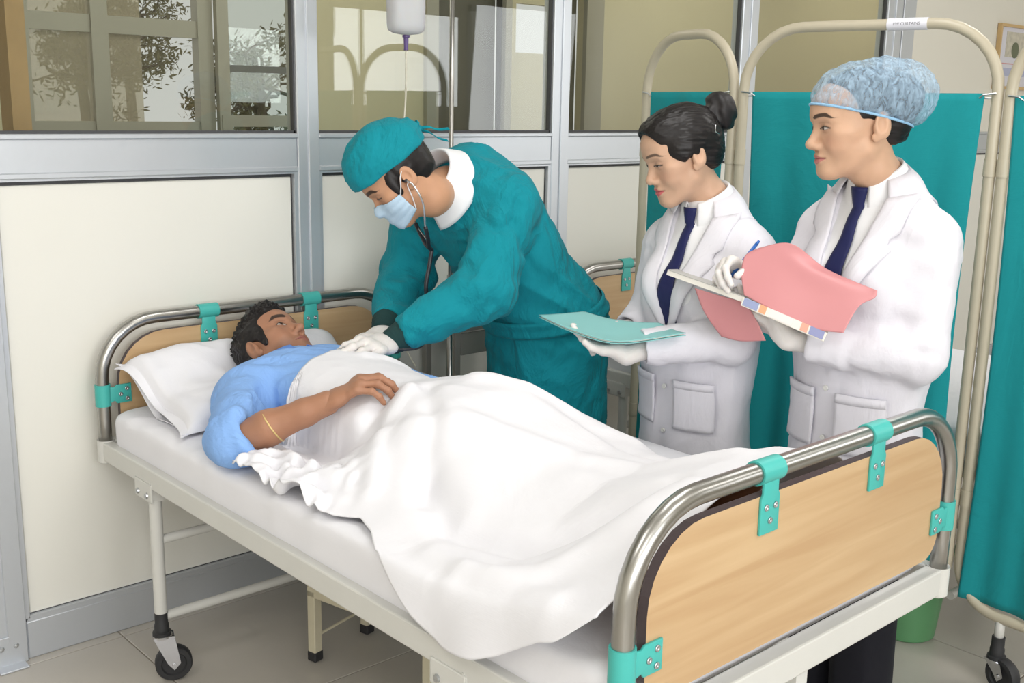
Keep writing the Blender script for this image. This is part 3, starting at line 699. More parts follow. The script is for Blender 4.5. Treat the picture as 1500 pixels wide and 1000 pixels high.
# paper tag wrapped on the screen tube
tt = np.array(p2)-np.array(p1); tl = np.linalg.norm(tt); tt /= tl
tagp = empty('paper_tag', (p2[0]-tt[0]*0.24, p2[1]-tt[1]*0.24, 1.74), 'white paper tag taped round the top tube of the screen', 'tag')
c = np.array([p2[0]-tt[0]*0.24, p2[1]-tt[1]*0.24, 1.740]); h = np.array([tt[0], tt[1], 0])*0.052
obj('paper', tube([c-h, c+h], 0.0158, 20), mat('tag_paper', (226, 225, 234), rough=0.6), tagp, smooth=True, auto=50)
cu = bpy.data.curves.new('tag_text', 'FONT'); cu.body = 'I/W CURTAINS'; cu.size = 0.0105; cu.align_x = 'CENTER'; cu.align_y = 'CENTER'
to = bpy.data.objects.new('tag_text', cu); COL.objects.link(to); nrm = np.array([tt[1], -tt[0], 0])
if nrm[0] > 0: nrm = -nrm
xax = np.array([tt[0], tt[1], 0]); zax = np.cross(xax, np.cross(nrm*0+np.array([0, 0, 1.0]), xax)); 
yax = np.array([0, 0, 1.0]); xax2 = np.cross(yax, nrm)
pt = c+nrm*0.0162
to.matrix_world = Matrix(((xax2[0], yax[0], nrm[0], pt[0]), (xax2[1], yax[1], nrm[1], pt[1]), (xax2[2], yax[2], nrm[2], pt[2]), (0, 0, 0, 1)))
cu.materials.append(INK)
bpy.context.view_layer.update()
dg = bpy.context.evaluated_depsgraph_get(); me = bpy.data.meshes.new_from_object(to.evaluated_get(dg)); mw = to.matrix_world.copy()
me.transform(mw); bpy.data.objects.remove(to, do_unlink=True)
vv = np.array([tuple(x.co) for x in me.vertices]); ff = [list(p_.vertices) for p_ in me.polygons]; bpy.data.meshes.remove(me)
obj('lettering', (vv, ff), INK, tagp)
# ------------------------------------------------------------------ implicit-surface modelling (people, gloves, hair)
def nrm(v):
    v = np.asarray(v, float); return v/(np.linalg.norm(v)+1e-12)
def cap(P, a, b, ra, rb, flat=None, ratio=1.0):
    """tapered capsule; flat: unit axis along which it is squashed by ratio"""
    a = np.asarray(a, float); b = np.asarray(b, float)
    if flat is not None:
        n = nrm(flat); k = 1.0/ratio-1.0
        P = P+np.outer((P-a)@n, n)*k; b = b+n*((b-a)@n)*k
    d = b-a; L2 = d@d+1e-12
    t = np.clip((P-a)@d/L2, 0, 1)
    q = np.linalg.norm(P-a-t[:, None]*d, axis=1)-(ra+(rb-ra)*t)
    return q*(ratio if flat is not None and ratio < 1 else 1.0)
def chain(P, pts, rad, k=0.01, flat=None, ratio=1.0):
    d = cap(P, pts[0], pts[1], rad[0], rad[1], flat, ratio)
    for i in range(1, len(pts)-1): d = smin(d, cap(P, pts[i], pts[i+1], rad[i], rad[i+1], flat, ratio), k)
    return d
def ell(P, c, r, R=None):
    q = P-np.asarray(c, float)
    if R is not None: q = q@np.asarray(R)
    r = np.asarray(r, float); q = q/r
    l = np.linalg.norm(q, axis=1)+1e-9; g = np.linalg.norm(q/r, axis=1)+1e-9
    return l*(l-1)/g
def smin(a, b, k):
    h = np.clip(0.5+0.5*(b-a)/k, 0, 1); return b+(a-b)*h-k*h*(1-h)
def smax(a, b, k): return -smin(-a, -b, k)
def surface(fn, lo, hi, h, safety=2.2):
    """surface nets on a sparse grid; returns verts, quads"""
    lo = np.asarray(lo, float); hi = np.asarray(hi, float)
    B = 4; nb = np.ceil((hi-lo)/(h*B)).astype(int); n = nb*B+1
    cs = [lo[i]+(np.arange(nb[i])+0.5)*h*B for i in range(3)]
    G = np.stack(np.meshgrid(*cs, indexing='ij'), -1).reshape(-1, 3)
    vc = fn(G).reshape(nb); near = np.abs(vc) < h*B*safety
    # dilate one block
    d = near.copy()
    for ax in range(3):
        e = d.copy(); sl = [slice(None)]*3; sr = [slice(None)]*3; sl[ax] = slice(1, None); sr[ax] = slice(None, -1)
        e[tuple(sl)] |= d[tuple(sr)]; e[tuple(sr)] |= d[tuple(sl)]; d = e
    sgn = np.where(vc < 0, -1.0, 1.0)
    V = np.ones(n)
    V[:-1, :-1, :-1] = np.repeat(np.repeat(np.repeat(sgn, B, 0), B, 1), B, 2)
    mask = np.zeros(n, bool)
    mm = np.repeat(np.repeat(np.repeat(d, B, 0), B, 1), B, 2); mask[:-1, :-1, :-1] = mm
    mask[1:, :-1, :-1] |= mm; mask[:-1, 1:, :-1] |= mm; mask[:-1, :-1, 1:] |= mm; mask[1:, 1:, 1:] |= mm; mask[1:, 1:, :-1] |= mm; mask[1:, :-1, 1:] |= mm; mask[:-1, 1:, 1:] |= mm
    ii = np.argwhere(mask); pts = lo+ii*h; vals = np.empty(len(pts))
    for s in range(0, len(pts), 200000): vals[s:s+200000] = fn(pts[s:s+200000])
    V[mask] = vals
    V[0] = V[-1] = 1; V[:, 0] = V[:, -1] = 1; V[:, :, 0] = V[:, :, -1] = 1
    ins = V < 0
    cnt = np.zeros(n-1, int)
    for a in (0, 1):
        for b in (0, 1):
            for c in (0, 1): cnt += ins[a:n[0]-1+a, b:n[1]-1+b, c:n[2]-1+c]
    act = (cnt > 0) & (cnt < 8); ci = np.argwhere(act); idx = -np.ones(n-1, int); idx[act] = np.arange(len(ci))
    acc = np.zeros((len(ci), 3)); num = np.zeros(len(ci))
    corners = [(a, b, c) for a in (0, 1) for b in (0, 1) for c in (0, 1)]
    for p in corners:
        for ax in range(3):
            if p[ax]: continue
            q = list(p); q[ax] = 1
            va = V[ci[:, 0]+p[0], ci[:, 1]+p[1], ci[:, 2]+p[2]]; vb = V[ci[:, 0]+q[0], ci[:, 1]+q[1], ci[:, 2]+q[2]]
            cr = (va < 0) != (vb < 0); t = np.where(cr, va/(va-vb+1e-20), 0)
            e = np.tile(np.array(p, float), (len(ci), 1)); e[:, ax] = t
            acc[cr] += e[cr]; num[cr] += 1
    verts = lo+(ci+acc/num[:, None])*h
    F = []
    for ax in range(3):
        u, w = (ax+1) % 3, (ax+2) % 3
        sl0 = [slice(None)]*3; sl1 = [slice(None)]*3; sl0[ax] = slice(None, -1); sl1[ax] = slice(1, None)
        A = ins[tuple(sl0)]; Bq = ins[tuple(sl1)]
        e = np.argwhere(A != Bq); e = e[(e[:, u] > 0) & (e[:, w] > 0) & (e[:, u] < n[u]-1) & (e[:, w] < n[w]-1)]
        def cell(du, dw):
            c = e.copy(); c[:, u] -= du; c[:, w] -= dw; return idx[c[:, 0], c[:, 1], c[:, 2]]
        q = np.stack([cell(1, 1), cell(0, 1), cell(0, 0), cell(1, 0)], 1)
        flip = ~A[e[:, 0], e[:, 1], e[:, 2]]
        q[flip] = q[flip][:, ::-1]; F.append(q)
    F = np.concatenate(F); F = F[(F >= 0).all(1)]
    # pull vertices onto the zero level
    for _ in range(2):
        e = h*0.5; f0 = fn(verts); g = np.stack([fn(verts+np.eye(3)[i]*e)-fn(verts-np.eye(3)[i]*e) for i in range(3)], 1)/(2*e)
        gl = (g*g).sum(1)+1e-6; st = np.clip(f0/gl, -h, h); verts = verts-g*st[:, None]*0.8
    return verts, F
def vnormals(v, f):
    a = v[f[:, 2]]-v[f[:, 0]]; b = v[f[:, 3]]-v[f[:, 1]]; fn_ = np.cross(a, b); N = np.zeros_like(v)
    for k in range(4): np.add.at(N, f[:, k], fn_)
    return N/(np.linalg.norm(N, axis=1)[:, None]+1e-12)
def relax(v, f, it=3, lam=0.5):
    for _ in range(it):
        s = np.zeros_like(v); c = np.zeros(len(v))
        for k in range(4):
            j = (k+1) % 4
            np.add.at(s, f[:, k], v[f[:, j]]); np.add.at(c, f[:, k], 1); np.add.at(s, f[:, j], v[f[:, k]]); np.add.at(c, f[:, j], 1)
        v = v+lam*(s/np.maximum(c, 1)[:, None]-v)
    return v
def join_vf(*parts):
    V = []; F = []; n = 0
    for v, f in parts:
        V.append(v); F += [[int(i)+n for i in q] for q in f]; n += len(v)
    return np.concatenate(V), F
def set_tint(o, col):
    """per-vertex own colour of skin, lips, brows (linear rgb, n x 3)"""
    at = o.data.attributes.new('tint', 'FLOAT_COLOR', 'POINT')
    c = np.ones((len(col), 4), np.float32); c[:, :3] = col; at.data.foreach_set('color', c.ravel())
def rot(yaw=0, pitch=0, roll=0):
    """head frame -> world: x = its left-right (person's left is +x), y = forward, z = up. yaw about z, pitch nods down, roll tilts"""
    cy, sy = math.cos(yaw), math.sin(yaw); cp, sp = math.cos(-pitch), math.sin(-pitch); cr, sr = math.cos(roll), math.sin(roll)
    Rz = np.array([[cy, -sy, 0], [sy, cy, 0], [0, 0, 1]]); Rx = np.array([[1, 0, 0], [0, cp, -sp], [0, sp, cp]]); Ry = np.array([[cr, 0, sr], [0, 1, 0], [-sr, 0, cr]])
    return Rz@Rx@Ry
# ------------------------------------------------------------------ pillow and cover sheet
PL = empty('pillow', (0.36, -0.22, 0.69), 'white pillow with an open pillowcase end under the head of the lying man', 'pillow')
def pillow_surf(nu=70, nv=50):
    u = np.linspace(-1, 1, nu)[:, None]*np.ones((1, nv)); v = np.ones((nu, 1))*np.linspace(-1, 1, nv)[None, :]
    cx, cy, a, b = 0.378, -0.222, 0.318, 0.185
    pinch = 1+0.05*(np.abs(u)**6)*(np.abs(v)**6)
    x = cx+a*u*pinch-0.012*(1-v**2)*np.sign(u)*np.abs(u)**8; y = cy+b*v*pinch-0.012*(1-u**2)*np.sign(v)*np.abs(v)**8-0.035*u*0
    fill = np.sqrt(np.clip((1-np.abs(u)**3.2)*(1-np.abs(v)**3.2), 0, 1))
    dent = np.exp(-((x-0.405)/0.115)**2-((y+0.235)/0.13)**2)
    low = 0.694+0.105*sstep(-0.1, 1.0, v)**1.1+0.0*u
    mid = low+0.006
    top = mid+0.088*fill*(1-0.92*dent)-0.018*dent
    bot = mid-0.012*fill-0.045*fill*sstep(0.0, 1.0, v)
    bot = np.maximum(bot, 0.6925+0.0*bot)
    # pillowcase mouth at the left end: the two layers part
    mouth = sstep(-0.80, -1.0, u)*(1-np.abs(v)**4)
    top = top+0.020*mouth; bot = np.maximum(bot-0.012*mouth, 0.6925)
    P = np.stack([x, y, top], 2); Q = np.stack([x, y, bot], 2)
    w = P.reshape(-1, 3); d = 0.0045*fbm(w*np.array([14, 14, 9]), 3)+0.004*ridge(np.stack([w[:, 0]*9+w[:, 1]*16, w[:, 1]*6-w[:, 0]*5, w[:, 2]*8], 1)); P[:, :, 2] += (d.reshape(nu, nv))*np.sqrt(fill+0.05)
    return P, Q
P, Q = pillow_surf()
m = MB(); v_, f_ = sheet(P, 0.0025); m.add((v_, f_)); v_, f_ = sheet(Q[:, ::-1], 0.002); m.add((v_, f_))
# hem: a flap of the case beyond the filling, top layer hanging lower at the front corner
nh, nk_ = 10, 50; Hm = np.zeros((nh, nk_, 3)); Hb = np.zeros((nh, nk_, 3))
for i in range(nh):
    t = i/(nh-1); Hm[i] = P[0]+np.array([-0.022, -0.004, 0.0])*t; Hm[i, :, 2] += (-0.004*t-0.006*t*np.sin(np.linspace(0, 9, nk_)))
    Hb[i] = Q[0]+np.array([-0.014, 0.004, 0.0])*t; Hb[i, :, 2] += 0.004*t*np.sin(np.linspace(0, 7, nk_))+0.001
m.add(sheet(Hm[::-1], 0.002)); m.add(sheet(Hb, 0.002))
obj('pillowcase', m.get(), SHEETM, PL, smooth=True, auto=50)
def _core(): 
    t = np.linspace(0, 2*math.pi, 30, endpoint=False); R_ = []
    for k in range(9):
        s = k/8; x = 0.088+0.05*s; yy = -0.225+0.135*np.cos(t)*(0.75+0.25*s); zz = 0.722+0.016*np.cos(t)+0.016*np.sin(t)*(0.6+0.4*s); R_.append(np.stack([np.full(30, x), yy, zz], 1))
    v, f = sheet(np.array(R_).transpose(1, 0, 2), 0, True); f = [list(q) for q in f]; f.append([i*9 for i in range(30)]); f.append([i*9+8 for i in range(30)][::-1]); return v, f
obj('pillow_filling', _core(), SHEETM, PL, smooth=True)

CS_Y = np.array([-0.48, -0.60, -0.72, -0.84, -0.92, -1.00, -1.08, -1.22, -1.40, -1.55, -1.67, -1.76, -1.87])[::-1]
def ti(vals, y): return np.interp(y, CS_Y, np.array(vals)[::-1])
def cover_h(x, y):
    xc = ti([.40, .40, .40, .41, .43, .44, .44, .44, .44, .44, .44, .44, .44], y)
    top = ti([.860, .862, .860, .862, .878, .886, .880, .845, .815, .815, .862, .896, .902], y)
    w = ti([.03, .03, .03, .04, .07, .09, .10, .10, .09, .09, .11, .14, .16], y)
    sn = ti([.16, .16, .16, .20, .26, .30, .32, .34, .34, .36, .36, .34, .34], y); sf = ti([.17, .17, .18, .20, .22, .24, .24, .24, .24, .24, .20, .16, .13], y)
    nb = ti([.696, .696, .696, .696, .696, .696, .696, .697, .698, .700, .715, .740, .772], y); fb = np.full_like(x, 0.6955)
    d = x-xc; near = d < 0; t = np.clip((np.abs(d)-w)/np.where(near, sn, sf), 0, 1)
    ex = ti([2.2, 2.2, 2.2, 1.8, 1.5, 1.4, 1.4, 1.4, 1.5, 1.5, 1.4, 1.3, 1.2], y)
    pr_ = np.where(near, (1-t**1.35)**1.15*(1-t)**(0.25)+0*t, np.sqrt(np.clip(1-t**2, 0, 1))*(1-t)**0.35)
    b = np.where(near, nb, fb); h = b+(top-b)*np.clip(pr_, 0, 1)
    # trunk cross-section
    tt = np.clip((-0.43-y)/0.52, 0, 1); rr = 0.168-0.020*tt; q = np.clip(1-((x-0.395)/(rr+0.016))**2, 0, 1); tr = 0.782-0.016*tt+rr*0.555*np.sqrt(q)+0.012; m_ = sstep(-0.98, -0.86, y)*(q > 0)
    h = np.maximum(h, np.where(m_ > 0, b+(tr-b)*m_, 0))
    return h
def seg_dist(x, y, pts):
    best = np.full(x.shape, 9.0)
    for (ax, ay), (bx_, by_) in zip(pts[:-1], pts[1:]):
        dx, dy = bx_-ax, by_-ay; t = np.clip(((x-ax)*dx+(y-ay)*dy)/(dx*dx+dy*dy), 0, 1); best = np.minimum(best, np.hypot(x-ax-t*dx, y-ay-t*dy))
    return best
CREASES = [([(0.30, -1.74), (0.14, -1.56), (0.12, -1.36), (0.19, -1.20)], -0.020, 0.030), ([(0.26, -1.80), (0.06, -1.66), (0.02, -1.52)], 0.012, 0.035),
           ([(0.62, -1.70), (0.56, -1.45), (0.60, -1.20)], -0.010, 0.035),
           ([(0.50, -1.72), (0.42, -1.45), (0.34, -1.20), (0.25, -1.05)], 0.010, 0.035), ([(0.34, -0.92), (0.20, -1.00), (0.10, -1.12)], 0.012, 0.024),
           ([(0.38, -0.95), (0.28, -1.10), (0.14, -1.24)], -0.010, 0.024), ([(0.04, -1.40), (0.02, -1.60), (0.00, -1.76)], 0.010, 0.028),
           ([(0.50, -0.98), (0.62, -1.14), (0.66, -1.34)], 0.010, 0.030),
           ([(0.24, -0.72), (0.20, -0.86), (0.24, -0.98)], -0.008, 0.02), ([(0.45, -0.60), (0.58, -0.66), (0.66, -0.74)], 0.008, 0.022)]
def build_cover():
    nr, nc = 210, 190; G = np.zeros((nr, nc, 3))
    yn = [-0.48, -0.515, -0.54, -0.60, -0.84, -0.98, -1.08, -1.15, -1.23, -1.87]; xn = [0.23, 0.12, 0.02, -0.008, -0.010, 0.015, 0.045, 0.025, -0.016, -0.016]
    yd = [-1.24, -1.31, -1.39, -1.48, -1.58, -1.69, -1.79, -1.87]; dr = [0.0, 0.035, 0.075, 0.108, 0.100, 0.075, 0.045, 0.004]
    yfar = [-0.50, -0.75, -1.11, -1.37, -1.60, -1.87]; xfar = [0.63, 0.80, 0.79, 0.78, 0.72, 0.70]
    for i in range(nr):
        y0 = -0.50-1.372*i/(nr-1)
        xf_ = np.interp(-y0, [-a for a in yfar], xfar); x_n = np.interp(-y0, [-a for a in yn], xn); dp = np.interp(-y0, [-a for a in yd], dr)
        L1 = xf_-x_n; tot = L1+dp; s = np.linspace(0, tot, nc); x = np.maximum(xf_-s, x_n); e = np.maximum(s-L1, 0)
        fade = sstep(-1.0, -0.5, y0); sh = np.where(x < 0.2, 0.0, 0.0)
        y = np.full(nc, y0)
        # the top hem curves over the chest
        yt = np.interp(x, [0.0, 0.16, 0.24, 0.32, 0.42, 0.52, 0.64, 0.80], [-0.655, -0.640, -0.585, -0.545, -0.525, -0.535, -0.58, -0.64]); y = yt+(y0+0.50)/(-1.372)*(-1.872-yt)
        z = cover_h(x, y)
        amp = 1-0.0*x
        for pts, a, w in CREASES: z = z+1.45*a*np.exp(-(seg_dist(x, y, pts)/w)**2)
        w3 = np.stack([x, y, z], 1)
        z = z+0.0030*fbm(w3*np.array([9, 6, 4]), 3)*sstep(0.69, 0.73, z)+0.0015*ridge(np.stack([x*16+y*9, y*5-x*4, z*3], 1))
        # crumpled bunch of sheet by the elbow
        bun = sstep(0.20, 0.08, x)*sstep(-0.62, -0.69, y)*sstep(-1.12, -0.98, y)
        z = z+bun*(0.024+0.022*ridge(np.stack([x*24+y*10, y*26-x*12, 0*x], 1)+2.0)+0.016*fbm(np.stack([x*30, y*22, 0*x+4], 1), 2))
        z = np.where(e > 0, z-e, z); x = np.where(e > 0, x-0.012*(1-np.exp(-e/0.02))-0.006*np.sin(y*31+1)*e/0.1-0.010*e/0.1, x)
        z = np.maximum(z, np.where(e > 0, 0.0, 0.6935))
        G[i] = np.stack([x, y, z], 1)
    for _ in range(2):
        K = G.copy(); K[1:-1, 1:-1] = (G[:-2, 1:-1]+G[2:, 1:-1]+G[1:-1, :-2]+G[1:-1, 2:]+2*G[1:-1, 1:-1])/6; G = K
    return G
cg = build_cover()
tag(obj('cover_sheet', sheet(cg[:, ::-1], -0.0022), SHEETM, smooth=True, origin=(0.4, -1.2, 0.69)), 'rumpled white cover sheet over the legs of the lying man, hanging past the bed edge', 'sheet')
# ------------------------------------------------------------------ heads
def head_fn(g):
    """g: dict of proportions. local frame: +y face, +z up, +x the person's right; eyes at z=0"""
    fem = g.get('fem', 0.0); nt = g.get('neck', (0.054, 0.058)); nb = g.get('neck_to', (0, -0.05, -0.20)); nose = g.get('nose', 1.0); jw = g.get('jaw', 1.0)
    def fn(P):
        Q = P.copy(); Q[:, 0] = np.abs(Q[:, 0])            # symmetric
        d = ell(Q, (0, -0.010, 0.030), (0.074, 0.097, 0.082))
        d = smin(d, ell(Q, (0, 0.024, 0.040), (0.060, 0.063, 0.052)), 0.03)
        d = smin(d, ell(Q, (0, 0.026, -0.030), (0.058*jw, 0.056, 0.080)), 0.03)
        d = smin(d, cap(Q, (0.041*jw, 0.0, -0.055), (0.012, 0.058, -0.092), 0.022, 0.019), 0.028)
        d = smin(d, ell(Q, (0, 0.068, -0.097), (0.020, 0.016, 0.015)), 0.022)
        d = smin(d, ell(Q, (0.038, 0.050, -0.036), (0.022, 0.024, 0.026)), 0.022)      # cheek
        d = smin(d, ell(Q, (0.050, 0.040, -0.012), (0.016, 0.028, 0.014)), 0.02)       # cheekbone
        d = smin(d, cap(Q, (0.010, 0.079, 0.019), (0.042, 0.066, 0.020), 0.008, 0.007), 0.018)  # brow
        d = smax(d, -ell(Q, (0.031, 0.098, 0.000), (0.021, 0.018, 0.012)), 0.016)      # socket
        d = smin(d, ell(Q, (0.031, 0.0685, -0.001), (0.0150, 0.0135, 0.0125)), 0.006)  # lids over the eyeball
        # mouth region
        d = smin(d, ell(Q, (0, 0.062, -0.066), (0.026, 0.026, 0.022)), 0.016)
        d = smin(d, chain(Q, [(0, 0.0855, -0.0615), (0.010, 0.0835, -0.0612), (0.023, 0.0735, -0.0665)], [0.0050, 0.0048, 0.0020], 0.004), 0.005)
        d = smin(d, chain(Q, [(0, 0.0840, -0.0725), (0.010, 0.0815, -0.0722), (0.021, 0.0735, -0.0680)], [0.0062, 0.0056, 0.0022], 0.004), 0.005)
        d = smax(d, -chain(Q, [(0, 0.0925, -0.0667), (0.012, 0.0880, -0.0664), (0.025, 0.0780, -0.0675)], [0.0012, 0.0012, 0.001], 0.002), 0.0035)
        # nose
        n = cap(Q, (0, 0.076, 0.006), (0, 0.076+0.021*nose, -0.032), 0.0075, 0.0100)
        n = smin(n, ell(Q, (0, 0.076+0.023*nose, -0.0355), (0.0115, 0.0105, 0.0100)), 0.006)
        n = smin(n, ell(Q, (0.0115, 0.087, -0.0410), (0.0078, 0.0110, 0.0075)), 0.006)
        d = smin(d, n, 0.009)
        d = smax(d, -ell(Q, (0.0062, 0.0905, -0.0482), (0.0034, 0.0050, 0.0035)), 0.002)  # nostril
        # ear
        t = 0.22; Re = np.array([[math.cos(t), math.sin(t), 0], [-math.sin(t), math.cos(t), 0], [0, 0, 1]])
        Qe = Q+np.array([0, g.get('ear', 0.0), 0])
        e = ell(Qe, (0.0765, -0.014, -0.006), (0.0080, 0.0185, 0.0300), Re)
        e = smin(e, ell(Qe, (0.0730, -0.002, -0.030), (0.0065, 0.0100, 0.0110)), 0.006)
        e = smax(e, -ell(Qe, (0.0855, -0.010, -0.002), (0.0075, 0.0105, 0.0195), Re), 0.004)
        e = smin(e, cap(Qe, (0.0745, 0.001, -0.016), (0.0765, 0.002, -0.006), 0.0040, 0.0036), 0.003)
        d = smin(d, e, 0.006)
        # neck
        d = smin(d, chain(P, [(0, -0.022, -0.04), (0, -0.030, -0.10), nb], [nt[0]+0.002, nt[0], nt[1]], 0.02), 0.022)
        return d
    return fn
def head_tint(L, g):
    """skin colour per vertex from head-local coordinates"""
    sk = np.array(lin(g['skin'])); n = len(L); c = np.tile(sk, (n, 1))
    ax = np.abs(L[:, 0]); y, z = L[:, 1], L[:, 2]
    def put(mask, rgb):
        nonlocal c
        m = np.clip(mask, 0, 1)[:, None]; c = c*(1-m)+np.array(lin(rgb))*m
    v = 0.05*fbm(L*40, 2); c = c*(1+v[:, None])
    blush = np.exp(-(((ax-0.042)/0.018)**2+((z+0.030)/0.020)**2))*(y > 0.02); put(0.22*blush, g.get('blush', (190, 110, 90)))
    if g.get('stubble'):
        s = sstep(-0.04, -0.065, z)*sstep(0.0, 0.03, y)*sstep(-0.13, -0.10, z); put(g['stubble']*s, (88, 66, 58))
    put(0.30*np.exp(-(((ax-0.031)/0.020)**2+((z-0.000)/0.011)**2))*(y > 0.04), g.get('lid', (120, 78, 62)))
    # lips
    t_ = np.clip(ax/0.0235, 0, 1); ub = -0.0600+0.0020*np.exp(-((ax-0.006)/0.005)**2)-0.0060*t_**1.6; lb = -0.0790+0.0105*t_**2
    lip = sstep(0.0007, -0.0007, z-ub)*sstep(-0.0007, 0.0007, z-lb)*sstep(0.0245, 0.0225, ax)*(y > 0.062); put(0.85*lip, g.get('lips', (176, 96, 92)))
    put(0.75*np.exp(-((z+0.0668)/0.0013)**2)*sstep(0.027, 0.023, ax)*(y > 0.062), (92, 48, 46))
    # brows
    bz = 0.0225+0.0045*np.sin(np.clip((ax-0.010)/0.045, 0, 1)*2.6)-0.006*sstep(0.040, 0.058, ax)
    bw = (0.0042*sstep(0.007, 0.016, ax)*sstep(0.060, 0.044, ax)+0.0004)*g.get('brow', 1.0)
    br = sstep(1.25, 0.75, np.abs(z-bz)/bw)*sstep(0.006, 0.011, ax)*sstep(0.060, 0.052, ax)*(y > 0.03); put(0.92*br*g.get('brow_a', 1), (34, 26, 24))
    # eyes
    op = g.get('eye', 0.5); gz = g.get('gaze', (0.0, 0.0)); ex = L[:, 0]-np.sign(L[:, 0])*0.031
    w = 0.0155; tt_ = np.clip(1-(ex/w)**2, 0, 1)
    zc = -0.0020; top = zc+op*0.0105*tt_**0.8; bot = zc-0.0035*tt_**0.9*(0.5+op)
    inside = sstep(-0.0004, 0.0004, top-z)*sstep(-0.0004, 0.0004, z-bot)*(np.abs(ex) < w)*(y > 0.04)
    put(inside, (206, 198, 192))
    ir = np.hypot(ex-gz[0], z-(zc+0.0025+gz[1])); put(inside*sstep(0.0074, 0.0062, ir), (48, 30, 22)); put(inside*sstep(0.0030, 0.0022, ir), (8, 7, 8))
    lash = np.exp(-((z-top)/0.0017)**2)*(np.abs(ex) < w*1.12)*(y > 0.04); put(lash, (24, 18, 18))
    put(0.5*np.exp(-((z-bot)/0.0009)**2)*(np.abs(ex) < w)*(y > 0.04), (60, 40, 36))
    put(0.45*np.exp(-((z-(0.0095+0.002*tt_))/0.0012)**2)*(np.abs(ex) < w)*(y > 0.04)*op, (110, 70, 56))
    return c
def refine(v, f, mask):
    """split the masked quads in four"""
    q = f[mask]; keep = f[~mask]; n = len(v)
    e = np.concatenate([np.sort(q[:, [k, (k+1) % 4]], 1) for k in range(4)]); ue, inv = np.unique(e, axis=0, return_inverse=True); inv = inv.reshape(4, -1)
    mid = (v[ue[:, 0]]+v[ue[:, 1]])/2; cen = v[q].mean(1); V = np.concatenate([v, mid, cen]); m = n+inv; c = n+len(mid)+np.arange(len(q))
    F = [keep]
    for k in range(4): F.append(np.stack([q[:, k], m[k], c, m[(k-1) % 4]], 1))
    return V, np.concatenate(F)
class Head:
    def __init__(s, c, R, g, h=0.0026, scale=1.0):
        s.c = np.array(c, float); s.R = np.asarray(R, float); s.g = g; s.k = np.asarray(scale, float)*np.ones(3); s.f = head_fn(g); s.h = h
    def to_world(s, L): return s.c+(np.asarray(L, float)*s.k)@s.R.T
    def to_local(s, W): return ((np.asarray(W, float)-s.c)@s.R)/s.k
    def mesh(s):
        nb = s.g.get('neck_to', (0, -0.05, -0.20)); r = 0.065
        lo = (min(-0.1, nb[0]-r), min(-0.125, nb[1]-r), nb[2]-r); hi = (max(0.1, nb[0]+r), 0.125, 0.13)
        v, f = surface(s.f, lo, hi, s.h)
        c = v[f].mean(1); v, f = refine(v, f, (c[:, 1] > 0.035) & (c[:, 2] > -0.085) & (c[:, 2] < 0.036))
        s.local = v
        return s.to_world(v), f
SKIN = attr_mat('skin', rough=0.48, sss=0.06, spec=0.35, bump=(180, 0.04))
def body_object(parent, parts, tints, name='body'):
    V, F = join_vf(*parts); o = obj(name, (V, F), SKIN, parent, smooth=True); set_tint(o, np.concatenate(tints)); return o
def local_surface(fn, lo, hi, h, hd, disp=None, rel=0):
    v, f = surface(fn, lo, hi, h)
    if rel: v = relax(v, f, rel)
    if disp is not None:
        n = vnormals(v, f); v = v+n*disp(v, n)[:, None]
    return hd.to_world(v), f

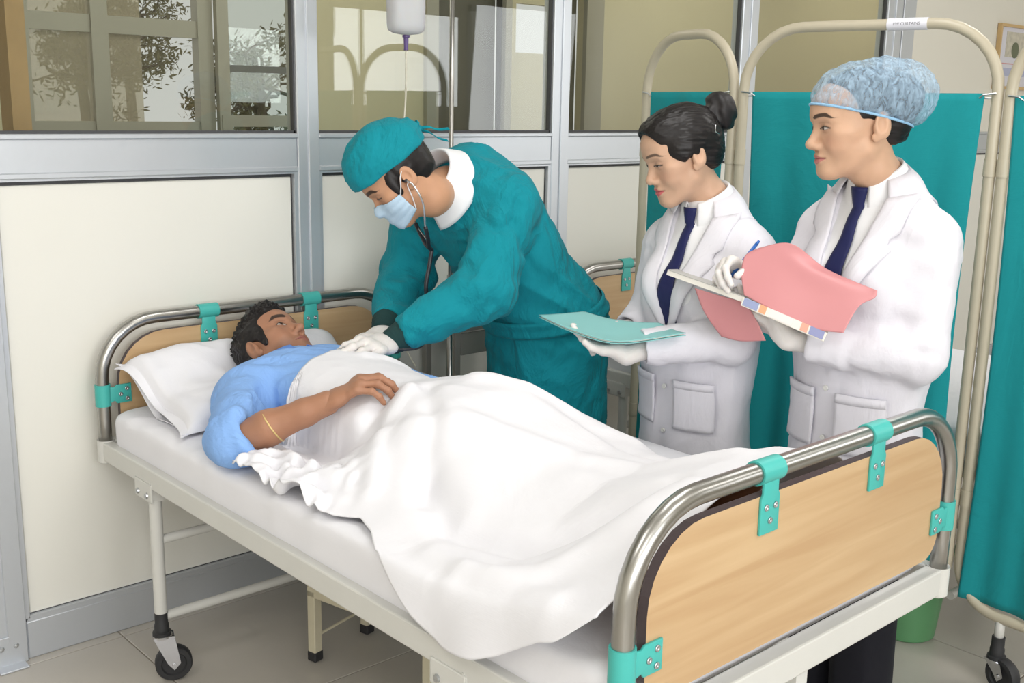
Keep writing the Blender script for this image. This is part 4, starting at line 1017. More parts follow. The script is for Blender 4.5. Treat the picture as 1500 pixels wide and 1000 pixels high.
# ------------------------------------------------------------------ hands
FINGERS = [((0.027, 0.088, 0.002), (0.043, 0.026, 0.021), 0.0086), ((0.008, 0.092, 0.004), (0.047, 0.029, 0.022), 0.0088),
           ((-0.011, 0.088, 0.002), (0.043, 0.027, 0.021), 0.0083), ((-0.028, 0.080, -0.002), (0.034, 0.021, 0.019), 0.0074)]
def hand_fn(curl, spread=(0.10, 0.0, -0.08, -0.18), thumb=((0.046, 0.050, -0.012), (0.062, 0.078, -0.012), (0.068, 0.100, -0.016)), fat=1.0, wrist=0.05, loose=0.0, wv=None):
    """local frame: origin at the wrist, +y to the fingers, +z out of the back of the hand, +x the thumb side.  curl: four (mcp, pip, dip) bends in radians"""
    ch = []
    for (b, ln, r), c, s in zip(FINGERS, curl, spread):
        p = np.array(b, float); pts = [p]; a = 0.0; d0 = np.array([math.sin(s), math.cos(s), 0])
        for l, k in zip(ln, c):
            a += k; d = d0*math.cos(a)+np.array([0, 0, -1.0])*math.sin(a); p = p+d*l; pts.append(p)
        ch.append((pts, [r*1.08*fat, r*1.04*fat, r*0.97*fat, r*0.82*fat]))
    we = np.array((0.0, -wrist, 0.0)) if wv is None else np.asarray(wv, float)
    th = [np.array((0.020, 0.018, -0.006))]+[np.array(t, float) for t in thumb]
    def fn(P):
        d = cap(P, (0.012, 0.030, -0.003), (0.014, 0.080, 0.0), 0.023*fat, 0.021*fat, (0, 0, 1), 0.58)
        d = smin(d, cap(P, (-0.010, 0.030, -0.004), (-0.014, 0.076, -0.001), 0.022*fat, 0.020*fat, (0, 0, 1), 0.60), 0.014)
        d = smin(d, (cap(P, we, (0.0, 0.022, -0.001), 0.0285*fat, 0.0270*fat, (0, 0, 1), 0.72) if wv is None else chain(P, [we, (0.0, 0.0, 0.0), (0.0, 0.022, -0.001)], [0.0270, 0.0245, 0.0235], 0.012)), 0.016)
        d = smin(d, cap(P, th[0], th[1], 0.017*fat, 0.0135*fat), 0.014)
        d = smin(d, chain(P, th[1:], [0.0125*fat, 0.0108*fat, 0.0090*fat], 0.004), 0.006)
        for (b, ln, r) in FINGERS: d = smin(d, cap(P, np.array(b)+(0, -0.012, 0.001), b, r*0.9, r*1.0), 0.012)
        fd = None
        for pts, rr in ch:
            e = chain(P, pts, rr, 0.004)
            for i in (1, 2): e = smin(e, np.linalg.norm(P-pts[i], axis=1)-rr[i]*1.06, 0.003)
            fd = e if fd is None else smin(fd, e, 0.0022)
        return smin(d, fd, 0.007)-loose
    return fn
def make_hand(curl, W, X, Y, scale=1.0, left=False, h=0.0028, arm=None, **kw):
    """W wrist position; Y finger direction; X thumb-side direction (made orthogonal).  returns world mesh"""
    Y = nrm(Y); X = np.asarray(X, float); X = nrm(X-Y*(X@Y)); Z = np.cross(X, Y)
    if not left: Z = -Z
    lo_, hi_ = np.array((-0.075, -kw.get('wrist', 0.05)-0.04, -0.14)), np.array((0.11, 0.215, 0.05))
    if arm is not None:
        q = np.asarray(arm, float)-np.asarray(W, float); kw['wv'] = np.array([q@X, q@Y, q@Z])/scale; lo_ = np.minimum(lo_, kw['wv']-0.035); hi_ = np.maximum(hi_, kw['wv']+0.035)
    fn = hand_fn(curl, **kw); v, f = surface(fn, lo_, hi_, h)
    w = np.asarray(W, float)+scale*(v[:, :1]*X+v[:, 1:2]*Y+v[:, 2:3]*Z)
    if not left: f = f[:, ::-1]
    return w, f, v
class Frame:
    """upright body frame: x to the person's right, y forward, z up"""
    def __init__(s, x, y, yaw): s.o = np.array([x, y, 0.0]); s.F = np.array([-math.sin(yaw), math.cos(yaw), 0]); s.R = np.array([math.cos(yaw), math.sin(yaw), 0]); s.Z = np.array([0, 0, 1.0])
    def __call__(s, x, y, z): return s.o+s.R*x+s.F*y+s.Z*z
    def loc(s, P): q = P-s.o; return np.stack([q@s.R, q@s.F, q[:, 2]], 1)
def garment(name, fn, lo, hi, h, mt, parent, disp=None, rel=2, cut=None):
    v, f = surface(fn, lo, hi, h)
    if rel: v = relax(v, f, rel)
    if disp is not None:
        n = vnormals(v, f); v = v+n*disp(v, n)[:, None]
    if cut is not None:
        keep = cut(v); f = f[keep[f].all(1)]; used = np.unique(f); mp = -np.ones(len(v), int); mp[used] = np.arange(len(used)); v = v[used]; f = mp[f]
    return obj(name, (v, f), mt, parent, smooth=True)
def along(P, a, b):
    a = np.asarray(a, float); b = np.asarray(b, float); d = b-a; return (P-a)@d/(d@d)
def sleeve_folds(P, pts, amp, freq=55, ph=0.0):
    """cross folds round a bent sleeve, strongest at the inner elbow"""
    out = np.zeros(len(P))
    tot = 0.0
    for i in range(len(pts)-1):
        a, b = np.array(pts[i], float), np.array(pts[i+1], float); L = np.linalg.norm(b-a); t = along(P, a, b)
        r = np.linalg.norm(P-a-np.clip(t, 0, 1)[:, None]*(b-a), axis=1)
        m = sstep(-0.1, 0.05, t)*sstep(1.1, 0.95, t)*sstep(0.115, 0.075, r)
        s = tot+t*L; side = noise3(P*16+ph)
        out += m*amp*(np.sin(s*freq+3.5*side+ph)*(0.45+0.55*noise3(P*9+5+ph)))
        tot += L
    return out
def collar(name, parent, c, up, fwd, r0, mt, stand=0.03, fall=0.045, flare=0.022, gap=0.35, point=0.02, rx=1.0, n=56, drop=0.02, base=0.012):
    """shirt collar: stand rises round the neck, fall folds over outward with points at the front opening"""
    up = nrm(up); fwd = nrm(np.asarray(fwd, float)-up*(np.asarray(fwd, float)@up)); rt = np.cross(fwd, up)
    ph = np.linspace(gap, 2*math.pi-gap, n); G = np.zeros((n, 15, 3))
    for i, a in enumerate(ph):
        fr = math.cos(a); e = 0.5+0.5*fr                   # 1 at the front, 0 at the back
        rad = fwd*math.cos(a)+rt*math.sin(a)*rx; zt = stand*(1-0.35*e)-drop*e**2
        zb = -drop*e*0.8
        fl = fall+point*e**3
        for j in range(15):
            t = j/14
            if t < 0.3: s = t/0.3; r = r0+0.001; z = zb-base+(zt-zb+base)*s
            elif t < 0.42: s = (t-0.3)/0.12; r = r0+0.001+0.007*(1-math.cos(s*math.pi))/2; z = zt+0.004*math.sin(s*math.pi)
            else: s = (t-0.42)/0.58; r = r0+0.008+flare*s**0.9; z = zt-fl*s
            G[i, j] = np.asarray(c)+rad*r+up*z
    return obj(name, sheet(G, 0.0022), mt, parent, smooth=True)
def trousers(root, fr, zt, mt, foot=True):
    lo, hi = fr(0, 0, 0)-0.28, fr(0, 0, zt+0.1)+0.28; lo[2] = 0.0
    def fn(P):
        d = None
        for s in (-1, 1):
            e = chain(P, [fr(s*0.066, 0, zt), fr(s*0.078, 0.01, 0.44), fr(s*0.080, 0, 0.05)], [0.076, 0.074, 0.074], 0.02)
            d = e if d is None else smin(d, e, 0.02)
        d = smin(d, cap(P, fr(-0.06, 0, zt), fr(0.06, 0, zt), 0.074, 0.074), 0.04)
        return smax(smax(d, P[:, 2]-zt-0.06, 0.01), 0.035-P[:, 2], 0.004)
    garment('trousers', fn, lo, hi, 0.011, mt, root, lambda p, n: 0.004*ridge(p*np.array([14, 14, 5.])))
    for s in (-1, 1):
        def sh(P):
            d = cap(P, fr(s*0.080, -0.03, 0.045), fr(s*0.085, 0.12, 0.03), 0.042, 0.034, (0, 0, 1.0), 0.8); return smax(d, 0.001-P[:, 2], 0.003)
        garment('shoe', sh, fr(s*0.08, 0.04, 0)-np.array([0.2, 0.2, 0.005]), fr(s*0.08, 0.04, 0.12)+np.array([0.2, 0.2, 0]), 0.007, RUBBER, root)
# ------------------------------------------------------------------ the patient lying on the bed
PT = empty('person', (0.40, -0.9, 0.69), 'person in a light blue shirt lying in bed, looking up at the doctor', 'person')
pz = nrm((-0.06, 0.88, 0.47)); py = np.array([0.36, -0.36, 0.86]); py = nrm(py-pz*(py@pz)); px_ = np.cross(py, pz)
pR = np.stack([px_, py, pz], 1)
gp = dict(skin=(168, 122, 96), eye=0.62, gaze=(0.0015, 0.001), lips=(150, 92, 82), jaw=1.03, neck=(0.052, 0.055), nose=1.05, brow=1.35, stubble=0.35, blush=(140, 84, 64), lid=(96, 62, 48))
hdP = Head((0.400, -0.226, 0.838), pR, gp, scale=1.02); pNk = np.array([0.385, -0.385, 0.785])
gp['neck_to'] = tuple(hdP.to_local(pNk[None])[0]); hdP.f = head_fn(gp)
v, f = hdP.mesh(); tint = head_tint(hdP.local, gp); sk = np.array(lin(gp['skin']))
pRs, pRe, pRw = np.array([0.215, -0.405, 0.768]), np.array([0.050, -0.655, 0.740]), np.array([0.208, -0.796, 0.836])
pLs, pLe, pLw = np.array([0.555, -0.405, 0.768]), np.array([0.62, -0.64, 0.745]), np.array([0.60, -0.86, 0.745])
def pcore(P):
    d = cap(P, (0.39, -0.43, 0.778), (0.40, -0.90, 0.772), 0.13, 0.125, (0, 0, 1.0), 0.58)
    d = smin(d, cap(P, pRs, pLs, 0.05, 0.05), 0.03); d = smin(d, cap(P, pNk, (0.39, -0.43, 0.78), 0.055, 0.06), 0.03)
    d = smin(d, chain(P, [pRs, pRe], [0.05, 0.044], 0.02), 0.03); d = smin(d, chain(P, [pLs, pLe, pLw], [0.05, 0.038, 0.028], 0.02), 0.03)
    for s in (-1, 1): d = smin(d, chain(P, [(0.41+s*0.08, -0.90, 0.775), (0.44+s*0.085, -1.28, 0.755), (0.44+s*0.08, -1.66, 0.735), (0.44+s*0.09, -1.74, 0.84)], [0.058, 0.050, 0.036, 0.03], 0.02), 0.03)
    return d
cv, cf = surface(pcore, (-0.05, -1.82, 0.685), (0.78, -0.30, 0.93), 0.014)
def forearm(P):
    d = chain(P, [pRe+(pRs-pRe)*0.3, pRe, pRe+(pRw-pRe)*0.35, pRe+(pRw-pRe)*0.75, pRw], [0.043, 0.040, 0.0405, 0.031, 0.0285], 0.015); return d
fv, ff_ = surface(forearm, (-0.03, -0.86, 0.66), (0.30, -0.52, 0.92), 0.0045)
hY = nrm(np.array([0.268, -0.848, 0.886])-pRw)
hv, hf, hl = make_hand([(0.50, 0.62, 0.35), (0.48, 0.66, 0.35), (0.52, 0.66, 0.35), (0.58, 0.62, 0.35)], pRw, (0.62, 0.62, 0.20), hY, 1.0, False, spread=(0.08, 0.0, -0.06, -0.14), thumb=((0.044, 0.050, -0.016), (0.052, 0.080, -0.028), (0.048, 0.104, -0.040)), wrist=0.03)
ht = np.tile(sk, (len(hv), 1)); kn = np.zeros(len(hv))
for b, ln, r in FINGERS: kn = np.maximum(kn, np.exp(-(np.linalg.norm(hl-np.array(b), axis=1)/0.012)**2))
ht = ht*(1-0.22*kn[:, None])*(1+0.05*fbm(hl*50, 2))[:, None]
body_object(PT, [(v, f), (cv, cf), (fv, ff_), (hv, hf)], [tint, np.tile(sk, (len(cv), 1)), np.tile(sk, (len(fv), 1))*(1+0.06*fbm(fv*30, 2))[:, None], ht])
# shirt: trunk and sleeves, the near sleeve rolled at the elbow
rEnd = pRe+nrm(pRw-pRe)*0.040
def pshirt(P):
    d = cap(P, (0.39, -0.43, 0.782), (0.40, -0.95, 0.766), 0.168, 0.148, (0, 0, 1.0), 0.555)
    d = smin(d, cap(P, (0.24, -0.405, 0.772), (0.53, -0.405, 0.772), 0.074, 0.074), 0.05)
    a = chain(P, [pRs, pRe, rEnd], [0.078, 0.064, 0.058], 0.03); ax = nrm(rEnd-pRe); w_ = (P-rEnd)@ax
    a = smax(a, w_, 0.006); a = smax(a, -np.maximum(np.linalg.norm(P-rEnd-np.outer(w_, ax), axis=1)-0.049, -0.03-w_), 0.003)
    d = smin(d, a, 0.03); d = smin(d, chain(P, [pLs, pLe, pLw], [0.072, 0.058, 0.042], 0.03), 0.03)
    na = nrm(hdP.c-pNk); q = P-(pNk-na*0.02); w2 = q@na; rr = np.linalg.norm(q-np.outer(w2, na), axis=1)
    d = smax(d, -np.maximum(rr-0.058, -w2), 0.01)
    return smax(d, 0.6935-P[:, 2], 0.006)
def psd(p, n):
    d = 0.0035*fbm(p*np.array([12, 10, 12]), 3)+0.0035*ridge(np.stack([p[:, 0]*18+p[:, 1]*12, p[:, 1]*8-p[:, 0]*6, p[:, 2]*10], 1))
    d += sleeve_folds(p, [pRs, pRe, rEnd], 0.011, 44, 0.4)
    e = np.exp(-(np.linalg.norm(p-pRs-(0.05, -0.03, 0.04), axis=1)/0.07)**2); d += 0.008*e*np.sin((p[:, 0]+p[:, 1])*80)
    hb = p-rEnd; w_ = hb@nrm(rEnd-pRe); return d+0.004*np.exp(-((w_+0.012)/0.010)**2)*(np.linalg.norm(hb, axis=1) < 0.09)
garment('shirt', pshirt, (-0.06, -1.0, 0.685), (0.76, -0.30, 0.93), 0.006, BLUE, PT, psd, 2)
collar('shirt_collar', PT, pNk+nrm(hdP.c-pNk)*0.052, nrm(hdP.c-pNk)+np.array([0, 0, 0.15]), (0.10, -0.45, 0.9), 0.072, BLUE_D, stand=0.034, fall=0.050, flare=0.034, gap=0.35, point=0.020, drop=0.012)
# hair
def phair(P):
    Q = P.copy(); Q[:, 0] = np.abs(Q[:, 0]); d = ell(Q, (0, -0.012, 0.034), (0.080, 0.103, 0.090)); d = smin(d, ell(Q, (0, 0.035, 0.088), (0.056, 0.050, 0.034)), 0.03); d = smin(d, ell(Q, (0, -0.064, -0.018), (0.058, 0.038, 0.046)), 0.025)
    d = smin(d, ell(Q, (0.070, 0.028, -0.002), (0.008, 0.014, 0.032)), 0.012)
    d = smax(d, -ell(Q, (0, 0.126, -0.036), (0.13, 0.088, 0.112)), 0.004); d = smax(d, -ell(Q, (0.085, -0.004, -0.026), (0.030, 0.026, 0.040)), 0.004)
    return smax(d, -0.062-P[:, 2]-0.15*P[:, 1], 0.008)
def phd(v, n):
    up = sstep(0.03, 0.09, v[:, 2]); kk = sstep(0.001, 0.007, hdP.f(v)); return kk*(0.0022+0.0050*up)*(noise3(v*120)+0.7*noise3(v*210+4))*0.9+0.002*up
v, f = local_surface(phair, (-0.1, -0.13, -0.1), (0.1, 0.12, 0.15), 0.0028, hdP, phd, 1)
obj('hair', (v, f), HAIR, PT, smooth=True)
# thread bangle on the forearm
bc = pRe+(pRw-pRe)*0.40; ba = nrm(nrm(pRw-pRe)+np.array([0.25, 0.1, 0.3])); bu = nrm(np.cross(ba, (0, 0, 1))); bw_ = np.cross(ba, bu)
BG = tag(obj('bangle', tube([bc+0.0415*(bu*math.cos(a)+bw_*math.sin(a)) for a in np.linspace(0, 2*math.pi, 48, endpoint=False)], 0.0022, 8, True), GOLD, smooth=True, origin=bc), 'thin pale gold bangle on the bare forearm of the lying man', 'bangle')
# ------------------------------------------------------------------ the doctor bending over the bed
DR = empty('person', (1.22, -0.47, 0), 'person in a teal surgical gown, cap and pale mask, bending over the patient', 'person')
dH = np.array([1.215, -0.475, 0.85]); dS = np.array([0.975, -0.405, 1.235]); dNk = np.array([0.862, -0.415, 1.285])
dLs = np.array([0.965, -0.560, 1.235]); dRs = np.array([0.915, -0.240, 1.235]); dLe = np.array([0.850, -0.600, 1.015]); dLc = np.array([0.640, -0.505, 0.893])
dRe = np.array([0.885, -0.195, 1.000]); dRc = np.array([0.700, -0.345, 0.895])
dsp = nrm(dS-dH); dlat = nrm(dRs-dLs); dn = nrm(np.cross(dlat, dsp))
gd = dict(skin=(196, 148, 116), eye=0.10, jaw=1.04, neck=(0.052, 0.056), nose=1.05, brow=1.15, scale=1.03, stubble=0.12)
hdD = Head((0.672, -0.437, 1.318), rot(math.radians(66), math.radians(44), math.radians(2)), gd, scale=1.03)
gd['neck_to'] = tuple(hdD.to_local(dNk[None])[0]); hdD.f = head_fn(gd)
v, f = hdD.mesh(); tint = head_tint(hdD.local, gd)
# short hair colour under the cap edge is part of the hair mesh; hidden trunk and limbs complete the figure
def dcore(P):
    d = cap(P, dS, dH, 0.12, 0.12, dn, 0.66); d = smin(d, cap(P, dLs, dRs, 0.05, 0.05), 0.03); d = smin(d, cap(P, dNk, dS, 0.055, 0.07), 0.03)
    for a, b, c in ((dLs, dLe, dLc), (dRs, dRe, dRc)): d = smin(d, chain(P, [a, b, c], [0.045, 0.038, 0.027], 0.02), 0.03)
    for s in (-1, 1): d = smin(d, chain(P, [dH+(0, s*0.085, 0), dH+(0.0, s*0.09, -0.42), np.array([dH[0], dH[1]+s*0.09, 0.09])], [0.08, 0.058, 0.042], 0.02), 0.03)
    return d
cv, cf = surface(dcore, (0.5, -0.75, 0.03), (1.42, -0.10, 1.38), 0.015)
body_object(DR, [(v, f), (cv, cf)], [tint, np.tile(np.array(lin(gd['skin'])), (len(cv), 1))])
def gown(P):
    d = cap(P, dS+dsp*-0.01, dH+(0.01, 0, 0), 0.184, 0.186, dn, 0.78)
    d = smin(d, cap(P, dH, dH+(0.005, -0.005, -0.48), 0.190, 0.216, (1, 0, 0), 0.86), 0.06)
    d = smin(d, cap(P, dLs+(0.0, 0.03, 0.0), dRs, 0.088, 0.088), 0.06)
    d = smin(d, cap(P, dNk+(0.03, 0.005, -0.035), dS, 0.072, 0.11), 0.05)
    na = nrm(dNk-dS); d = smax(d, (P-dNk)@na-0.012, 0.01)
    for pts, rr in (((dLs, dLe, dLc), [0.088, 0.079, 0.050]), ((dRs, dRe, dRc), [0.085, 0.076, 0.050])):
        a_, b_ = pts[1], pts[2]; ax = nrm(b_-a_); w_ = (P-b_)@ax
        ar = smax(chain(P, pts, rr, 0.03), w_, 0.006); d = smin(d, ar, 0.035)
    return smax(d, 0.36-P[:, 2], 0.006)
def gdisp(p, n):
    arm = np.minimum(chain(p, [dLs, dLe, dLc], [0, 0, 0], 0.001), chain(p, [dRs, dRe, dRc], [0, 0, 0], 0.001)); on = sstep(0.12, 0.08, arm)
    t = along(p, dH, dS); q = p-dH; lat = q@dlat; fb = q@dn
    d = 0.007*fbm(p*np.array([9, 9, 6]), 3)+0.0035*ridge(np.stack([p[:, 0]*22-p[:, 2]*14, p[:, 1]*9, p[:, 2]*12+p[:, 0]*8], 1))
    # tension folds gathered at the waist tie, running up and forward; soft vertical folds in the skirt
    wz = np.exp(-((p[:, 2]-0.92)/0.17)**2)*(1-on)
    d += 0.015*wz*(0.5-np.abs(np.sin((p[:, 2]*0.95+p[:, 0]*0.62)*36+2.0*noise3(p*5.5)))**0.8)*(0.65+0.5*noise3(p*7+3))
    sk = sstep(0.80, 0.62, p[:, 2]); d += 0.011*sk*np.sin(np.arctan2(p[:, 1]-dH[1], p[:, 0]-dH[0])*9+2*noise3(p*4))*(0.5+0.5*noise3(p*np.array([6, 6, 1.5])))
    bk = sstep(0.5, 0.9, t)*(1-on); d += 0.007*bk*ridge(np.stack([p[:, 0]*20+p[:, 2]*14, p[:, 1]*10, p[:, 2]*6], 1))
    d += sleeve_folds(p, [dLs, dLe, dLc], 0.0125, 44, 0.8)+sleeve_folds(p, [dRs, dRe, dRc], 0.010, 50, 2.6)
    e = np.exp(-(np.linalg.norm(p-dLe, axis=1)/0.11)**2)+np.exp(-(np.linalg.norm(p-dRe, axis=1)/0.1)**2); d += 0.009*e*ridge(p*15+1)
    ap = np.exp(-(np.linalg.norm(p-(dLs+(-0.05, 0.05, -0.06)), axis=1)/0.08)**2); d -= 0.010*ap*np.abs(np.sin((p[:, 2]-p[:, 0])*60))
    return d
garment('gown', gown, (0.5, -0.80, 0.33), (1.47, -0.08, 1.40), 0.0075, GOWN, DR, gdisp, 2)
# waist tie band
def ring_on(fn, c, axis, n=120, r0=0.35):
    axis = nrm(axis); u = nrm(np.cross(axis, (0, 0, 1.0) if abs(axis[2]) < 0.9 else (1, 0, 0))); w = np.cross(axis, u); out = []
    for a in np.linspace(0, 2*math.pi, n, endpoint=False):
        d = u*math.cos(a)+w*math.sin(a); rs = np.linspace(0.03, r0, 220); val = fn(c+np.outer(rs, d)); k = np.argmax(val > 0); out.append(c+d*rs[k])
    return np.array(out)
def trunk_only(P):
    d = cap(P, dS+dsp*-0.01, dH+(0.01, 0, 0), 0.184, 0.186, dn, 0.78); return smin(d, cap(P, dH, dH+(0.005, -0.005, -0.48), 0.190, 0.216, (1, 0, 0), 0.86), 0.06)
wc = dH+dsp*0.06; rg = []
wax = nrm(np.array([-0.30, 0.0, 1.0]))
for k in range(6):
    R_ = ring_on(trunk_only, wc+wax*(k-2.5)*0.010, wax); out = R_-R_.mean(0); out /= np.linalg.norm(out, axis=1)[:, None]
    rg.append(R_+out*(0.007+0.003*math.sin(k*1.9)))
obj('waist_tie', sheet(np.array(rg).transpose(1, 0, 2), 0.003, True), GOWN, DR, smooth=True)
# knitted cuffs and gloves
for (e, c, nm) in ((dLe, dLc, 'L'), (dRe, dRc, 'R')):
    ax = nrm(c-e); t = np.linspace(-0.012, 0.046, 14); obj('cuff', tube([c+ax*q for q in t], [0.044-0.13*max(0, q)*1.6+0.0012*math.sin(i*2.4) for i, q in enumerate(t)], 28), CUFF, DR, smooth=True)
aL = nrm(dLc-dLe); wL = dLc+aL*0.042
vL, fL, _ = make_hand([(0.30, 0.50, 0.20), (0.14, 0.24, 0.12), (0.14, 0.24, 0.14), (0.18, 0.26, 0.16)], wL, (-0.10, 0.95, 0.25), nrm(np.array([0.420, -0.560, 0.893])-wL), 1.16, True, spread=(0.16, 0.02, -0.05, -0.12), thumb=((0.044, 0.052, -0.022), (0.054, 0.082, -0.036), (0.052, 0.108, -0.046)), wrist=0.055)
obj('glove', (vL, fL), LATEX, DR, smooth=True)
aR = nrm(dRc-dRe); wR = dRc+aR*0.040
vR, fR, _ = make_hand([(0.3, 0.4, 0.2)]*4, wR, (-0.2, -0.95, 0.1), nrm(np.array([0.47, -0.43, 0.86])-wR), 1.02, False)
obj('glove', (vR, fR), LATEX, DR, smooth=True)
# shirt collar standing out of the gown
collar('shirt_collar', DR, dNk+nrm(dNk-dS)*0.036, nrm(hdD.c-dNk)*0.80+np.array([0, 0, 0.40]), hdD.R[:, 1], 0.070, SHIRTW, stand=0.050, fall=0.080, flare=0.044, gap=0.55, point=0.014, drop=0.01)
# hair, cap, ties
def dhair(P):
    Q = P.copy(); Q[:, 0] = np.abs(Q[:, 0]); d = ell(Q, (0, -0.013, 0.030), (0.079, 0.101, 0.085)); d = smin(d, ell(Q, (0, -0.062, -0.022), (0.058, 0.040, 0.046)), 0.025); d = smin(d, ell(Q, (0.070, 0.030, -0.004), (0.008, 0.012, 0.028)), 0.012)
    d = smax(d, -ell(Q, (0, 0.125, -0.035), (0.13, 0.090, 0.110)), 0.004); d = smax(d, -ell(Q, (0.085, -0.004, -0.024), (0.030, 0.026, 0.038)), 0.004)
    return smax(d, -0.062-P[:, 2]-0.15*P[:, 1], 0.008)
v, f = local_surface(dhair, (-0.1, -0.13, -0.1), (0.1, 0.11, 0.14), 0.0035, hdD, lambda v, n: 0.0016*noise3(v*np.array([90, 90, 60.])), 1)
obj('hair', (v, f), HAIR, DR, smooth=True)
def dcap(P):
    d = ell(P, (0, -0.004, 0.052), (0.090, 0.116, 0.102)); d = smin(d, ell(P, (0, -0.075, 0.060), (0.060, 0.045, 0.055)), 0.04)
    return smax(d, -(P[:, 2]-0.036-0.10*P[:, 1]), 0.006)
def cdisp_(v, n):
    band = sstep(0.050, 0.044, v[:, 2]-0.10*v[:, 1]-0.024); tuck = np.sin(np.arctan2(v[:, 0], v[:, 1])*16+2*noise3(v*30))
    return 0.0025*fbm(v*26, 3)+0.0035*ridge(np.stack([v[:, 0]*14, v[:, 1]*22+v[:, 2]*34, v[:, 2]*10], 1))*(1-band)+0.0012*band+0.0012*tuck*(1-band)*sstep(0.10, 0.06, v[:, 2])
v, f = local_surface(dcap, (-0.11, -0.14, 0.0), (0.11, 0.13, 0.17), 0.0032, hdD, cdisp_, 1)
cp = obj('cap', (v, f), GOWN, DR, smooth=True)
bp_ = [(0.0885*math.sin(a), -0.006+0.1125*math.cos(a), 0.040+0.10*(-0.006+0.1125*math.cos(a))) for a in np.linspace(0, 2*math.pi, 60, endpoint=False)]
def ribbon(name, pts, w, mt, parent, up):
    P = catmull(pts, 6); up = nrm(up); G = np.stack([P-up*w/2, P-up*w/6, P+up*w/6, P+up*w/2], 1); return obj(name, sheet(G, 0.0015), mt, parent, smooth=True)
tw = lambda L: [hdD.to_world(np.array([p]))[0] for p in L]
obj('cap_knot', tube(tw([(0.01, -0.122, 0.046), (0.0, -0.130, 0.050), (-0.012, -0.124, 0.052)]), [0.007, 0.010, 0.007], 10), GOWN, cp, smooth=True)
ribbon('cap_tie', tw([(0, -0.126, 0.050), (-0.010, -0.148, 0.038), (-0.008, -0.164, 0.014), (-0.014, -0.186, -0.004)]), 0.010, GOWN, cp, hdD.R[:, 2])
ribbon('cap_tie', tw([(0, -0.126, 0.048), (-0.016, -0.140, 0.026), (-0.022, -0.146, 0.000), (-0.028, -0.160, -0.022)]), 0.010, GOWN, cp, hdD.R[:, 2])
ribbon('cap_tie', tw([(0, -0.124, 0.052), (0.004, -0.132, 0.066), (-0.010, -0.138, 0.066), (-0.006, -0.126, 0.054)]), 0.010, GOWN, cp, hdD.R[:, 2])
# gown neck tie bow behind the collar
kb = dNk+np.array([0.075, -0.02, 0.065])
for q in (((0, 0, 0), (0.03, -0.01, 0.018), (0.05, -0.02, 0.004)), ((0, 0, 0), (0.02, 0.0, 0.028), (-0.004, 0.002, 0.03), (0, 0, 0.004)), ((0, 0, 0), (0.03, -0.006, 0.004), (0.055, -0.012, -0.006))):
    ribbon('neck_tie', [kb+np.array(p) for p in q], 0.010, GOWN, DR, (0.3, -0.4, 0.8))
# mask: pleated pad over nose and mouth, with ear loops
n, m = 40, 22; G = np.zeros((n, m, 3))
for i in range(n):
    a = -1.12+2.24*i/(n-1)
    for j in range(m):
        t = j/(m-1); z = -0.017-0.094*t*(1-0.28*abs(a)/1.12)-0.010*abs(a)/1.12*(1-t)
        d0 = np.array([-math.sin(a), math.cos(a), 0]); rr = np.linspace(0.03, 0.16, 200); c0 = np.array([0, 0.0, z]); val = hdD.f(c0+np.outer(rr, d0)); k = np.argmax(val > 0); r = rr[k]
        G[i, j] = c0+d0*r
for _ in range(10): G[1:-1, 1:-1] = (G[:-2, 1:-1]+G[2:, 1:-1]+G[1:-1, :-2]+G[1:-1, 2:]+2*G[1:-1, 1:-1])/6
cen = np.array([0, 0, -0.065]); D = G-cen; D /= np.linalg.norm(D, axis=2, keepdims=True)
tt_ = np.linspace(0, 1, m)[None, :]; pl = 0.0022*np.abs(np.sin(tt_*math.pi*4)); bulge = 0.004+0.006*np.sin(tt_*math.pi)*np.cos(np.linspace(-1.12, 1.12, n))[:, None]
G = G+D*(bulge+pl)[:, :, None]
for _ in range(8): G = G+D*np.clip(0.0040-hdD.f(G.reshape(-1, 3)), 0, 0.01).reshape(n, m, 1)
G = hdD.to_world(G.reshape(-1, 3)).reshape(n, m, 3); mk = obj('face_mask', sheet(G[::-1], 0.002), MASKM, DR, smooth=True)
for s, i in ((1, 0), (-1, n-1)):
    for j, ez in ((1, 0.014), (m-2, -0.030)):
        a0 = G[i, j]; e0 = hdD.to_world(np.array([[s*0.083, 0.004, ez*0.6]]))[0]; e1 = hdD.to_world(np.array([[s*0.078, -0.016, ez+0.006]]))[0]
        obj('ear_loop', tube(catmull([a0, (a0+e0)/2+hdD.R[:, 0]*s*0.004, e0, e1], 5), 0.0016, 6), LOOP, mk, smooth=True)
# trousers and shoes
fD = Frame(dH[0], dH[1], math.radians(88)); trousers(DR, fD, 0.72, weave_mat('dark_trouser_cloth', (52, 56, 66), amt=0.05))
# stethoscope: ear tubes, yoke, rubber tube, chest piece on the patient's chest
SG = empty('stethoscope', (0.5, -0.5, 0.87), 'black stethoscope with steel ear tubes hanging from the ears to the chest', 'stethoscope')
TL = lambda *L: hdD.to_world(np.array(L, float))
yk = TL((0, 0.070, -0.205))[0]
for s in (-1, 1):
    obj('ear_tube', tube(catmull(TL((s*0.080, 0.000, -0.008), (s*0.094, -0.004, -0.030), (s*0.092, 0.010, -0.080), (s*0.064, 0.046, -0.135), (s*0.036, 0.062, -0.170)), 6), 0.0027, 10), CHROME, SG, smooth=True)
    obj('ear_tip', tube(TL((s*0.074, 0.003, -0.004), (s*0.083, -0.001, -0.012)), [0.0065, 0.005], 12), BLACKR, SG, smooth=True)
    obj('yoke_tube', tube(catmull([TL((s*0.064, 0.046, -0.135))[0], TL((s*0.042, 0.060, -0.166))[0], TL((s*0.016, 0.070, -0.188))[0], yk], 6), 0.0058, 12), BLACKR, SG, smooth=True)
